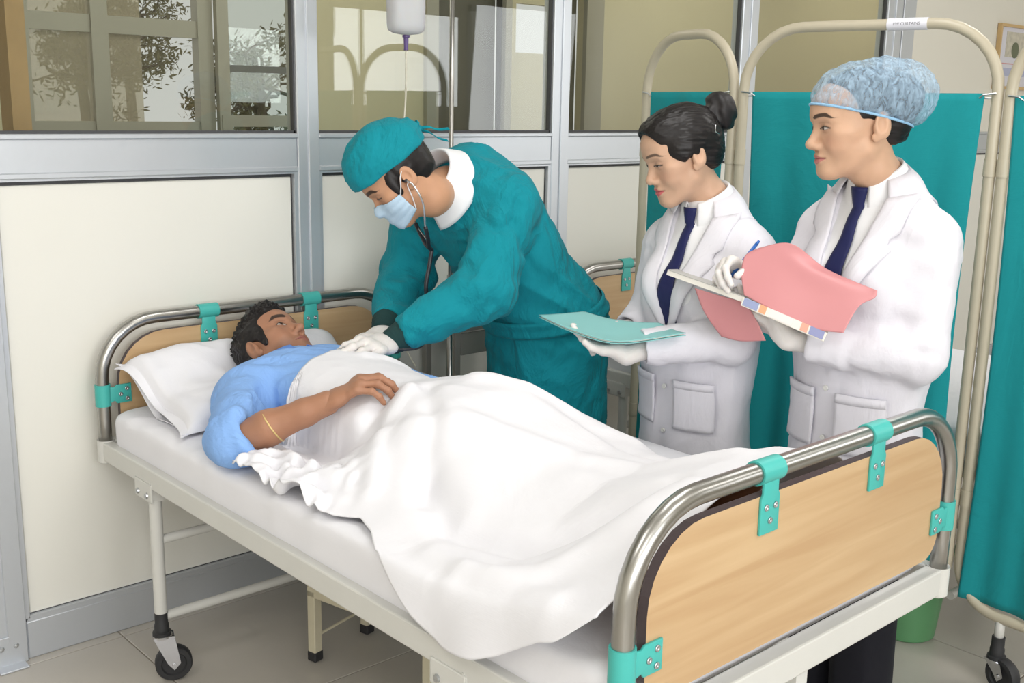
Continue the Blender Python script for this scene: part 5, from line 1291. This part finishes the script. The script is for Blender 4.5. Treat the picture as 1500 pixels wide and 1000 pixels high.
obj('spring', tube(catmull(TL((0.058, 0.049, -0.142), (0.0, 0.060, -0.185), (-0.058, 0.049, -0.142)), 8), 0.0022, 8), CHROME, SG, smooth=True)
STP = [(0.700, -0.463, 1.177), (0.720, -0.464, 1.106), (0.730, -0.489, 1.016), (0.745, -0.480, 0.950), (0.672, -0.535, 0.862), (0.590, -0.520, 0.862)]
cpz = np.array([0.440, -0.525, 0.878])
obj('rubber_tube', tube(catmull([yk, np.array(yk)*0.55+np.array(STP[2])*0.45, STP[2], STP[3], (0.76, -0.46, 0.93), (0.735, -0.475, 0.885), STP[4], STP[5], cpz+(0.03, 0, 0.004)], 8), 0.0058, 12), BLACKR, SG, smooth=True)
obj('chest_piece', lathe([(0.0, 0.014), (0.008, 0.014), (0.012, 0.008), (0.021, 0.006), (0.022, 0.0), (0.0, -0.001)], cpz, 28), CHROME, SG, smooth=True, auto=40)
# ------------------------------------------------------------------ two women in white coats
def hair_disp(amp, g):
    hf_ = head_fn(g)
    def f(v, n):
        k = sstep(0.002, 0.007, hf_(v))
        q = np.stack([v[:, 0]*210, (v[:, 1]+0.5*v[:, 2])*8, (v[:, 2]-0.35*v[:, 1])*210], 1)
        return k*(amp*(noise3(q*0.7)+0.6*noise3(q*1.6+7))+0.0012*noise3(v*55))
    return f
def woman(key, root, fr, head_c, head_yaw, head_pitch, head_roll, g, zs, arms, hem, wide, mirror_zone=None):
    """fr: body frame; zs: shoulder height; arms: dict of world joints"""
    ls, le, lc = [np.array(p, float) for p in arms['L']]; rs, re, rc = [np.array(p, float) for p in arms['R']]
    nk = fr(0, -0.012, zs+0.090)
    hd = Head(head_c, rot(head_yaw, head_pitch, head_roll), g, scale=g.get('scale', 1.0))
    g['neck_to'] = tuple(hd.to_local(nk[None])[0]); hd.f = head_fn(g)
    v, f = hd.mesh(); tint = head_tint(hd.local, g)
    # hidden upper body joins the neck so that the figure is whole
    def core(P):
        d = cap(P, fr(0, -0.01, zs-0.03), fr(0, 0, zs-0.50), 0.105*wide, 0.12*wide, fr.F, 0.62)
        d = smin(d, cap(P, fr(-0.11*wide, -0.015, zs-0.045), fr(0.11*wide, -0.015, zs-0.045), 0.036, 0.036), 0.03)
        d = smin(d, cap(P, nk, fr(0, -0.01, zs-0.02), 0.047, 0.06), 0.03)
        for a, b, c in ((ls, le, lc), (rs, re, rc)): d = smin(d, chain(P, [a, b, b+(c-b)*0.62], [0.036, 0.031, 0.020], 0.02), 0.03)
        for s in (-1, 1): d = smin(d, chain(P, [fr(s*0.075, 0, zs-0.50), fr(s*0.075, 0.012, 0.45), fr(s*0.072, 0, 0.09)], [0.07, 0.05, 0.036], 0.02), 0.03)
        return d
    lo = np.minimum.reduce([ls, le, lc, rs, re, rc, fr(-0.2, -0.2, 0.05), fr(0.2, 0.2, 0.05)])-0.06; hi = np.maximum.reduce([ls, le, lc, rs, re, rc, fr(-0.2, -0.2, zs+0.09), fr(0.2, 0.2, zs+0.09)])+0.06
    cv, cf = surface(core, lo, hi, 0.014)
    body_object(root, [(v, f), (cv, cf)], [tint, np.tile(np.array(lin(g['skin'])), (len(cv), 1))])
    # shirt seen in the coat opening
    def torso(P, o):
        d = cap(P, fr(0, -0.006, zs-0.10), fr(0, 0.0, zs-0.28), 0.150*wide+o, 0.148*wide+o, fr.F, 0.66)
        d = smin(d, cap(P, fr(0, 0.0, zs-0.28), fr(0, -0.004, zs-0.62), 0.148*wide+o, 0.172*wide+o, fr.F, 0.70), 0.08)
        for s in (-1, 1):
            d = smin(d, cap(P, fr(s*0.030, -0.018, zs+0.048), fr(s*0.138*wide, -0.022, zs-0.036), 0.042+o, 0.052+o), 0.05)
            d = smin(d, ell(P, fr(s*0.062, 0.072, zs-0.150), (0.060, 0.060, 0.066)), 0.06)
        return d
    vt, vb = zs+0.085, zs-0.255           # V opening: top and bottom
    def vhalf(z): return np.clip((z-vb)/(vt-vb), 0, 1)
    def shirt(P):
        d = torso(P, -0.007); d = smin(d, cap(P, fr(0, -0.006, zs-0.02), fr(0, -0.008, zs+0.10), 0.058, 0.0535), 0.02); return smax(smax(d, P[:, 2]-(zs+0.088)+0.25*((P-fr.o)@fr.F), 0.006), (zs-0.42)-P[:, 2], 0.01)
    garment('shirt', shirt, lo-0.02, hi+0.02, 0.008, SHIRTW, root, lambda p, n: 0.0012*fbm(p*30, 2))
    def coat(P):
        d = torso(P, 0.004)
        for pts in ((ls, le, lc), (rs, re, rc)):
            a_, b_ = pts[1], pts[2]; ax = nrm(b_-a_); ar = chain(P, pts, [0.060*wide, 0.055, 0.047], 0.025); w_ = (P-b_)@ax
            ar = smax(ar, w_, 0.004); ar = smax(ar, -np.maximum(np.linalg.norm(P-b_-np.outer(w_, ax), axis=1)-0.034, -0.05-w_), 0.003)
            d = smin(d, ar, 0.03)
        L = fr.loc(P)
        d = smax(d, hem-P[:, 2]-0.012*np.sin(np.arctan2(L[:, 0], L[:, 1])*2+1), 0.006)
        # V neck opening cut in the front, and the neck hole
        w = 0.078*vhalf(L[:, 2])**0.85
        v_ = np.maximum(np.abs(L[:, 0])-w, np.maximum(0.015-L[:, 1], np.maximum(vb-L[:, 2], 0)))
        d = smax(d, -v_, 0.004)
        d = smax(d, -(np.hypot(L[:, 0]/1.0, (L[:, 1]+0.008)/0.9)-0.056+np.maximum(zs+0.03-L[:, 2], 0)*2), 0.008)
        return d
    def cdisp(p, n):
        L = fr.loc(p); q = np.stack([L[:, 0]*16, L[:, 1]*16, L[:, 2]*4.5], 1)
        arm = np.minimum(chain(p, [ls, le, lc], [0, 0, 0], 0.001), chain(p, [rs, re, rc], [0, 0, 0], 0.001)); onarm = sstep(0.095, 0.06, arm)
        low = sstep(zs-0.25, zs-0.55, L[:, 2])*(1-onarm)
        d = 0.0035*fbm(q, 3)+0.004*low*np.sin(np.arctan2(L[:, 0], L[:, 1]+0.01)*7+3*L[:, 2]*2+1.2*noise3(p*5))*0.8
        diag = L[:, 2]*0.9+L[:, 0]*0.7
        d += (1-onarm)*0.0022*ridge(np.stack([diag*26, L[:, 0]*5-L[:, 2]*5, L[:, 1]*6], 1))
        d += sleeve_folds(p, [ls, le, lc], 0.0045, 62, 0.3)+sleeve_folds(p, [rs, re, rc], 0.0045, 62, 2.1)
        a = np.exp(-(np.linalg.norm(p-le, axis=1)/0.07)**2)+np.exp(-(np.linalg.norm(p-ls, axis=1)/0.08)**2)
        return d+0.004*a*ridge(p*17+3)
    o = garment('coat', coat, lo-0.09, hi+np.array([0.09, 0.09, 0.02]), 0.0068, COATM, root, cdisp, 2)
    return hd, torso, nk, vhalf, vt, vb
def surf_front(torso, fr, x, z, o=0.0, start=0.22):
    """forward-most y of the torso surface at (x, z)"""
    ys = np.linspace(start, -0.05, 160); P = fr.o+fr.R*x+np.outer(ys, fr.F)+fr.Z*z
    d = torso(P, o); k = np.argmax(d < 0); return ys[k] if (d < 0).any() else 0.0
def lapels(root, fr, torso, vhalf, vt, vb, zs):
    for s in (-1, 1):
        n, m = 26, 9; G = np.zeros((n, m, 3))
        for i in range(n):
            t = i/(n-1); z = vb+0.005+(zs+0.035-vb)*t; w = 0.078*float(vhalf(z))**0.85
            wid = 0.012+0.062*math.sin(min(1, t*1.25)*math.pi/2)*(1.0 if t < 0.62 else max(0.30, 1-(t-0.62)*0.55))
            if 0.62 < t < 0.70: wid *= 0.80
            for j in range(m):
                q = j/(m-1); x = w-0.003+wid*q; zz = z-0.012*q*(1-t)+0.018*q*t
                y = surf_front(torso, fr, s*x, min(zz, zs+0.06), 0.004)+0.007+0.007*math.sin(q*math.pi*0.9)
                if zz > zs+0.0: y = y*0.6+0.4*G_y[s] if False else y
                G[i, j] = fr(s*x, y, zz)
        obj('lapel', sheet(G if s > 0 else G[:, ::-1], 0.003), COATM, root, smooth=True)
def tie(root, fr, torso, zs, z0, z1, bend=0.0):
    n, m = 34, 7; G = np.zeros((n, m, 3))
    for i in range(n):
        t = i/(n-1); z = z0+(z1-z0)*t
        w = 0.021-0.008*sstep(0.0, 0.16, t) if t < 0.17 else 0.013+0.018*sstep(0.17, 1.0, t)
        for j in range(m):
            q = j/(m-1)*2-1; y = surf_front(torso, fr, w*q+bend*t, min(z, zs+0.05), -0.007)
            if z > zs+0.02: y = max(y, 0.050)
            G[i, j] = fr(w*q+bend*t, y+0.005+(0.010 if t < 0.16 else 0.004)*(1-q*q), z)
    obj('tie', sheet(G, 0.003), NAVY, root, smooth=True)
def surf_top(torso, fr, x, y, o, z0):
    zs_ = np.linspace(z0+0.16, z0-0.35, 200); P = fr.o+fr.R*x+fr.F*y+np.outer(zs_, fr.Z); d = torso(P, o); k = np.argmax(d < 0)
    return zs_[k] if (d < 0).any() else z0-0.35
def coat_collar(root, fr, zs, torso):
    """flat coat collar lying round the neck, its ends meeting the lapels"""
    n, m = 60, 9; G = np.zeros((n, m, 3))
    for i in range(n):
        a = 0.80+(2*math.pi-1.60)*i/(n-1); e = 0.5+0.5*math.cos(a); wd = 0.022+0.040*(1-e)**0.5+0.018*math.sin(e*math.pi)
        for j in range(m):
            q = j/(m-1); r = 0.060+wd*q; x, y = math.sin(a)*r*1.05, math.cos(a)*r*0.95-0.016
            zi = zs+0.118-0.046*e; zo = surf_top(torso, fr, x, y, 0.004, zs)+0.009
            k = min(1, q*1.5)**0.8; G[i, j] = fr(x, y, max(zi*(1-k)+zo*k, zo)+0.006*math.sin(min(1, q*1.2)*math.pi))
    for _ in range(3): G[1:-1, 1:] = (G[:-2, 1:]+G[2:, 1:]+2*G[1:-1, 1:])/4
    obj('collar', sheet(G, 0.004), COATM, root, smooth=True)
def buttons(root, fr, torso, zs_list, x=0.0):
    for z in zs_list:
        y = surf_front(torso, fr, x, z, 0.004)+0.006; c = fr(x, y, z); v, f = lathe([(0.0, 0.0025), (0.004, 0.0022), (0.0052, 0.003), (0.0065, 0.002), (0.0065, -0.002)], (0, 0, 0), 14)
        obj('button', (c+v[:, :1]*fr.R+v[:, 1:2]*fr.Z+v[:, 2:3]*fr.F, f), BUTTON, root, smooth=True)

# --- woman with the hair bun
W1 = empty('person', (1.18, -1.10, 0), 'person with dark hair in a bun, white coat and navy tie, holding a teal folder', 'person')
f1 = Frame(1.165, -1.105, math.radians(86))
g1 = dict(skin=(206, 167, 141), eye=0.16, lips=(206, 92, 104), jaw=0.97, neck=(0.043, 0.046), nose=0.95, brow=0.72, brow_a=0.85, scale=1.02)
A1 = dict(L=[f1(-0.150, -0.02, 1.150), (1.085, -1.275, 0.955), (0.915, -1.130, 0.932)], R=[f1(0.150, -0.02, 1.150), (1.16, -0.93, 0.94), (1.07, -0.935, 0.925)])
hd1, t1, nk1, vh1, vt1, vb1 = woman('w1', W1, f1, (1.108, -1.062, 1.398), math.radians(64), math.radians(19), math.radians(3), g1, 1.205, A1, 0.580, 0.98)
# --- woman with the hair net
W2 = empty('person', (1.23, -1.57, 0), 'person in a pale blue hair net, white coat and navy tie, with a coral notebook', 'person')
f2 = Frame(1.205, -1.558, math.radians(84))
g2 = dict(skin=(206, 166, 138), eye=0.42, gaze=(0.004, -0.001), lips=(188, 112, 112), jaw=1.0, neck=(0.044, 0.047), nose=1.0, brow=0.95, scale=(1.02, 1.10, 1.02), ear=0.010)
A2 = dict(L=[f2(-0.152, -0.02, 1.225), (1.150, -1.735, 0.985), (1.020, -1.525, 0.995)], R=[f2(0.152, -0.02, 1.225), (1.17, -1.36, 1.03), (1.075, -1.365, 1.125)])
hd2, t2, nk2, vh2, vt2, vb2 = woman('w2', W2, f2, (1.148, -1.532, 1.486), math.radians(54), math.radians(6), math.radians(2), g2, 1.285, A2, 0.64, 0.99)
for (rt, fr_, tz, vh, vt, vb, zs) in ((W1, f1, t1, vh1, vt1, vb1, 1.205), (W2, f2, t2, vh2, vt2, vb2, 1.285)):
    lapels(rt, fr_, tz, vh, vt, vb, zs); coat_collar(rt, fr_, zs, tz)
    collar('shirt_collar', rt, fr_(0, -0.006, zs+0.082)-0*fr_.Z, fr_.Z+fr_.F*0.22, fr_.F, 0.053, SHIRTW, stand=0.032, fall=0.050, flare=0.020, gap=0.30, point=0.030, drop=0.022, base=0.05)
    tie(rt, fr_, tz, zs, zs+0.062, zs-0.235); buttons(rt, fr_, tz, (zs-0.275, zs-0.40, zs-0.52)); trousers(rt, fr_, 0.66, BLACK)
def pocket(root, fr, torso, x0, x1, z0, z1):
    n = 14; G = np.zeros((n, n, 3))
    for i in range(n):
        for j in range(n):
            x = x0+(x1-x0)*i/(n-1); z = z0+(z1-z0)*j/(n-1); G[i, j] = fr(x, surf_front(torso, fr, x, z, 0.004)+0.0095, z)
    p = obj('pocket', sheet(G, 0.004), COATM, root, smooth=True); H_ = G[:, -3:]+fr.F*0.003
    obj('pocket_hem', sheet(H_, 0.003), COATM, p, smooth=True)
pocket(W1, f1, t1, -0.135, -0.035, 0.70, 0.83); pocket(W2, f2, t2, -0.135, -0.030, 0.74, 0.88); pocket(W1, f1, t1, 0.035, 0.135, 0.70, 0.83); pocket(W2, f2, t2, 0.030, 0.135, 0.74, 0.88)
# hair of the first woman: swept back into a bun
def hairfn1(P):
    Q = P.copy(); Q[:, 0] = np.abs(Q[:, 0])
    d = ell(Q, (0, -0.014, 0.036), (0.081, 0.105, 0.089)); d = smin(d, ell(Q, (0, -0.065, -0.010), (0.060, 0.042, 0.055)), 0.03)
    d = smin(d, ell(Q, (0, 0.045, 0.075), (0.055, 0.040, 0.030)), 0.03)
    d = smin(d, ell(Q, (0.068, 0.010, 0.020), (0.016, 0.034, 0.030)), 0.02)
    d = smax(d, -ell(Q, (0, 0.132, -0.040), (0.125, 0.094, 0.142)), 0.004)
    d = smax(d, -ell(Q, (0.085, 0.004, -0.036), (0.030, 0.030, 0.036)), 0.004)
    return smax(d, -0.078-P[:, 2]-0.25*P[:, 1], 0.01)
v, f = local_surface(hairfn1, (-0.1, -0.14, -0.1), (0.1, 0.11, 0.14), 0.003, hd1, hair_disp(0.0016, g1), 1)
ho = obj('hair', (v, f), HAIR, W1, smooth=True)
def bunfn(P):
    d = ell(P, (0, -0.134, 0.070), (0.048, 0.036, 0.052)); d = smin(d, ell(P, (0, -0.102, 0.060), (0.036, 0.026, 0.036)), 0.008); return d
v, f = local_surface(bunfn, (-0.07, -0.18, 0.0), (0.07, -0.05, 0.14), 0.003, hd1, lambda v, n: 0.0022*np.sin(np.arctan2(v[:, 2]-0.072, v[:, 0])*2+np.hypot(v[:, 0], v[:, 2]-0.072)*260+3*noise3(v*20))+0.0015*noise3(v*70), 1)
obj('hair_bun', (v, f), HAIR_B, W1, smooth=True)
obj('hair_pin', tube(hd1.to_world(catmull([(-0.0745, -0.078, 0.050), (-0.076, -0.072, 0.036), (-0.073, -0.080, 0.026)], 4)), 0.0012, 6), CHROME, ho)
# hair and net of the second woman
def hairfn2(P):
    Q = P.copy(); Q[:, 0] = np.abs(Q[:, 0])
    d = ell(Q, (0, -0.016, 0.036), (0.079, 0.103, 0.086)); d = smin(d, ell(Q, (0, -0.095, 0.050), (0.055, 0.045, 0.045)), 0.03); d = smin(d, ell(Q, (0, -0.068, -0.012), (0.056, 0.036, 0.050)), 0.03)
    d = smax(d, -ell(Q, (0, 0.122, -0.044), (0.125, 0.088, 0.112)), 0.008); d = smax(d, -ell(Q, (0.085, 0.002, -0.030), (0.030, 0.030, 0.042)), 0.008)
    return smax(d, -0.066-P[:, 2]-0.2*P[:, 1], 0.01)
v, f = local_surface(hairfn2, (-0.1, -0.16, -0.1), (0.1, 0.11, 0.14), 0.0035, hd2, hair_disp(0.002, g2), 1)
obj('hair', (v, f), HAIR, W2, smooth=True)
NET = bpy.data.materials.new('hair_net_fabric'); NET.use_nodes = True
def _net():
    nt = NET.node_tree; b = nt.nodes['Principled BSDF']; out = nt.nodes['Material Output']
    b.inputs['Base Color'].default_value = (*lin((172, 200, 224)), 1); b.inputs['Roughness'].default_value = 0.7
    tc = nt.nodes.new('ShaderNodeTexCoord'); mp = nt.nodes.new('ShaderNodeMapping'); mp.inputs['Scale'].default_value = (1, 1, 0.4); mp.inputs['Rotation'].default_value = (0.5, 0.3, 0.6)
    n = nt.nodes.new('ShaderNodeTexNoise'); n.inputs['Scale'].default_value = 90; n.inputs['Detail'].default_value = 3; n.inputs['Distortion'].default_value = 1.2
    r = nt.nodes.new('ShaderNodeMapRange'); r.inputs[1].default_value = 0.35; r.inputs[2].default_value = 0.7; r.inputs[3].default_value = 0.30; r.inputs[4].default_value = 0.72
    t = nt.nodes.new('ShaderNodeBsdfTransparent'); mx = nt.nodes.new('ShaderNodeMixShader')
    nt.links.new(tc.outputs['Object'], mp.inputs[0]); nt.links.new(mp.outputs[0], n.inputs['Vector']); nt.links.new(n.outputs['Fac'], r.inputs[0]); nt.links.new(r.outputs[0], mx.inputs[0])
    nt.links.new(t.outputs[0], mx.inputs[1]); nt.links.new(b.outputs[0], mx.inputs[2]); nt.links.new(mx.outputs[0], out.inputs[0])
_net()
def netfn(P):
    d = ell(P, (0, -0.028, 0.056), (0.092, 0.118, 0.082)); d = smin(d, ell(P, (0, -0.092, 0.052), (0.074, 0.070, 0.062)), 0.05)
    return smax(d, -(P[:, 2]-0.018-0.34*P[:, 1]), 0.014)
v, f = surface(netfn, (-0.12, -0.21, -0.06), (0.12, 0.13, 0.16), 0.003)
n = vnormals(v, f); cr = ridge(np.stack([v[:, 0]*30, v[:, 1]*62+v[:, 2]*30, v[:, 2]*24-v[:, 1]*14], 1))
v = v+n*(0.0026*cr+0.0022*fbm(v*44, 2)+0.001*ridge(v*95))[:, None]
pl = v[:, 2]-0.018-0.34*v[:, 1]; keep = (pl > 0.0045) | (np.hypot(v[:, 0]/0.080, (v[:, 1]+0.02)/0.10) > 1.0)
f = f[keep[f].all(1)]; us = np.unique(f); mp = -np.ones(len(v), int); mp[us] = np.arange(len(us)); v = v[us]; f = mp[f]
net = obj('hair_net', (hd2.to_world(v), f), NET, W2, smooth=True)
pts = []
for a in np.linspace(0, 2*math.pi, 120, endpoint=False):
    x, y = 0.0815*math.sin(a), -0.010+0.1035*math.cos(a); pts.append((x*(1+0.01*math.sin(a*40)), y, 0.021+0.34*y+0.0012*math.sin(a*60)))
obj('elastic_band', tube(hd2.to_world(pts), 0.0030, 8, True), mat('pale_blue_elastic', (150, 194, 228), rough=0.8, bump=(300, 0.3)), net, smooth=True)

# gloves
v, f, _ = make_hand([(0.25, 0.30, 0.15), (0.22, 0.30, 0.15), (0.22, 0.30, 0.15), (0.25, 0.30, 0.15)], A1['L'][2]+np.array([-0.030, 0.026, -0.022]), (-0.95, -0.10, 0.25), (-0.16, 0.95, 0.12), 0.93, True, arm=np.array(A1['L'][1])+(np.array(A1['L'][2])-np.array(A1['L'][1]))*0.80, thumb=((0.042, 0.050, 0.004), (0.056, 0.078, 0.004), (0.060, 0.100, -0.004)), wrist=0.05)
obj('glove', (v, f), LATEX, W1, smooth=True)
v, f, _ = make_hand([(0.5, 0.6, 0.3)]*4, A1['R'][2]+np.array([-0.026, -0.002, 0.004]), (0.05, -0.8, 0.6), (-0.9, -0.05, 0.10), 0.93, False, arm=np.array(A1['R'][1])+(np.array(A1['R'][2])-np.array(A1['R'][1]))*0.75)
obj('glove', (v, f), LATEX, W1, smooth=True)
v, f, _ = make_hand([(0.20, 0.25, 0.12), (0.18, 0.25, 0.12), (0.20, 0.28, 0.12), (0.25, 0.30, 0.15)], A2['L'][2]+np.array([-0.018, 0.036, 0.006]), (-0.70, -0.25, 0.70), (-0.14, 0.86, 0.42), 0.95, True, arm=np.array(A2['L'][1])+(np.array(A2['L'][2])-np.array(A2['L'][1]))*0.82, thumb=((0.046, 0.046, -0.012), (0.068, 0.064, -0.022), (0.082, 0.080, -0.030)), wrist=0.05)
obj('glove', (v, f), LATEX, W2, smooth=True)
v, f, _ = make_hand([(0.75, 0.80, 0.35), (0.85, 0.90, 0.4), (0.95, 0.95, 0.4), (1.0, 1.0, 0.4)], A2['R'][2]+np.array([-0.030, 0.024, 0.014]), (0.15, -0.75, 0.45), (-0.88, 0.18, 0.18), 0.93, False, arm=np.array(A2['R'][1])+(np.array(A2['R'][2])-np.array(A2['R'][1]))*0.75, thumb=((0.044, 0.050, -0.020), (0.050, 0.076, -0.040), (0.040, 0.096, -0.052)), wrist=0.05)
obj('glove', (v, f), LATEX, W2, smooth=True)
# teal folder in the first woman's hand
def patch(rows, nu, nv):
    R_ = np.array([catmull(np.array(r), nu) for r in rows]); return np.array([catmull(R_[:, k], nv) for k in range(R_.shape[1])])
FO = empty('folder', (0.90, -1.04, 0.96), 'pale teal card folder lying open on the gloved palm of the woman with the bun', 'folder')
rows = [[(0.836, -0.835, 0.978), (0.815, -0.985, 0.964), (0.830, -1.125, 0.958), (0.925, -1.255, 0.988)], [(0.886, -0.850, 0.977), (0.870, -0.975, 0.964), (0.885, -1.090, 0.960), (0.945, -1.205, 0.984)], [(0.960, -0.880, 0.980), (0.965, -0.960, 0.974), (0.975, -1.045, 0.976), (0.985, -1.120, 0.984)]]
g_ = patch(rows, 10, 10); obj('front_cover', sheet(g_, 0.0016), TEAL_F, FO, smooth=True)
obj('back_cover', sheet(g_-np.array([0, 0, 0.006]), 0.0016), TEAL_F, FO, smooth=True)
obj('papers', sheet(g_*0.97+0.03*g_.mean((0, 1))-np.array([0, 0, 0.0030]), 0.0020), PAPER, FO, smooth=True)
# coral notebook, pen
NB = empty('notebook', (0.98, -1.40, 1.08), 'open notebook with curling coral plastic covers held by the woman in the hair net', 'notebook')
Apt, Bpt, Cpt = np.array([0.930, -1.185, 1.130]), np.array([0.930, -1.413, 1.095]), np.array([0.940, -1.627, 1.046]); dx = np.array([0.150, 0.085, -0.022]); up_ = np.array([0, 0, 0.013])
def slab(a, b, d, t, n=10):
    G = np.array([[a+(b-a)*i/n+d*j/n for j in range(n+1)] for i in range(n+1)]); return sheet(G, t)
obj('page_block', slab(Apt, Bpt, dx, 0.011), PAPER, NB); obj('page_block', slab(Bpt+(0, -0.006, 0), Cpt, dx, 0.008), PAPER, NB)
obj('cover_edge', slab(Apt+(0, 0, 0.0022), Bpt+(0, 0, 0.0022), dx, 0.0018), mat('grey_card', (190, 188, 184), rough=0.6), NB)
obj('printed_page', slab(Bpt+np.array([-0.003, -0.001, 0.0015]), Cpt+np.array([-0.003, -0.001, 0.0015]), np.array([-0.010, 0.0, -0.018]), 0.001, 4), PAPER, NB)
for k, (a, b, c_) in enumerate(((0.02, 0.20, (150, 160, 196)), (0.22, 0.30, (232, 170, 130)), (0.34, 0.62, (236, 226, 224)), (0.72, 0.80, (226, 170, 150)), (0.82, 0.98, (146, 150, 190)))):
    p_, q_ = Bpt+(Cpt-Bpt)*a, Bpt+(Cpt-Bpt)*b; of = np.array([-0.004, -0.001, 0.002]); obj('printed_strip', slab(p_+of, q_+of, np.array([-0.009, 0.0, -0.016]), 0.001, 4), mat('printed_strip_%d' % k, c_, rough=0.5), NB)
rows = [[(0.930, -1.412, 1.101), (0.930, -1.488, 1.078), (0.935, -1.576, 1.052), (0.950, -1.659, 1.051)], [(0.950, -1.386, 1.146), (0.970, -1.464, 1.146), (0.980, -1.566, 1.117), (0.990, -1.667, 1.105)], [(0.970, -1.380, 1.185), (0.995, -1.448, 1.200), (1.000, -1.544, 1.165), (1.012, -1.690, 1.125)], [(0.995, -1.399, 1.203), (1.010, -1.475, 1.219), (1.028, -1.560, 1.170), (1.020, -1.690, 1.140)]]
obj('cover', sheet(patch(rows, 12, 10), 0.0010), RED_F, NB, smooth=True)
rows = [[(0.930, -1.270, 1.098), (0.940, -1.34, 1.088), (0.950, -1.405, 1.080)], [(0.945, -1.292, 1.04), (0.958, -1.35, 1.035), (0.965, -1.43, 1.035)], [(0.965, -1.330, 0.986), (0.968, -1.385, 0.984), (0.972, -1.450, 0.996)]]
obj('cover', sheet(patch(rows, 8, 8), 0.0010), RED_F, NB, smooth=True)
PN = empty('pen', (0.985, -1.345, 1.13), 'blue pen held over the coral notebook', 'pen')
pa, pb = np.array([0.968, -1.332, 1.116]), np.array([1.020, -1.372, 1.205]); pd_ = nrm(pb-pa)
obj('barrel', tube([pa+pd_*0.012, pb], 0.0042, 12), PEN, PN, smooth=True); obj('tip', tube([pa, pa+pd_*0.013], [0.0008, 0.0038], 10), CHROME, PN, smooth=True); obj('cap_end', tube([pb, pb+pd_*0.012], [0.0042, 0.003], 12), PEN, PN, smooth=True)
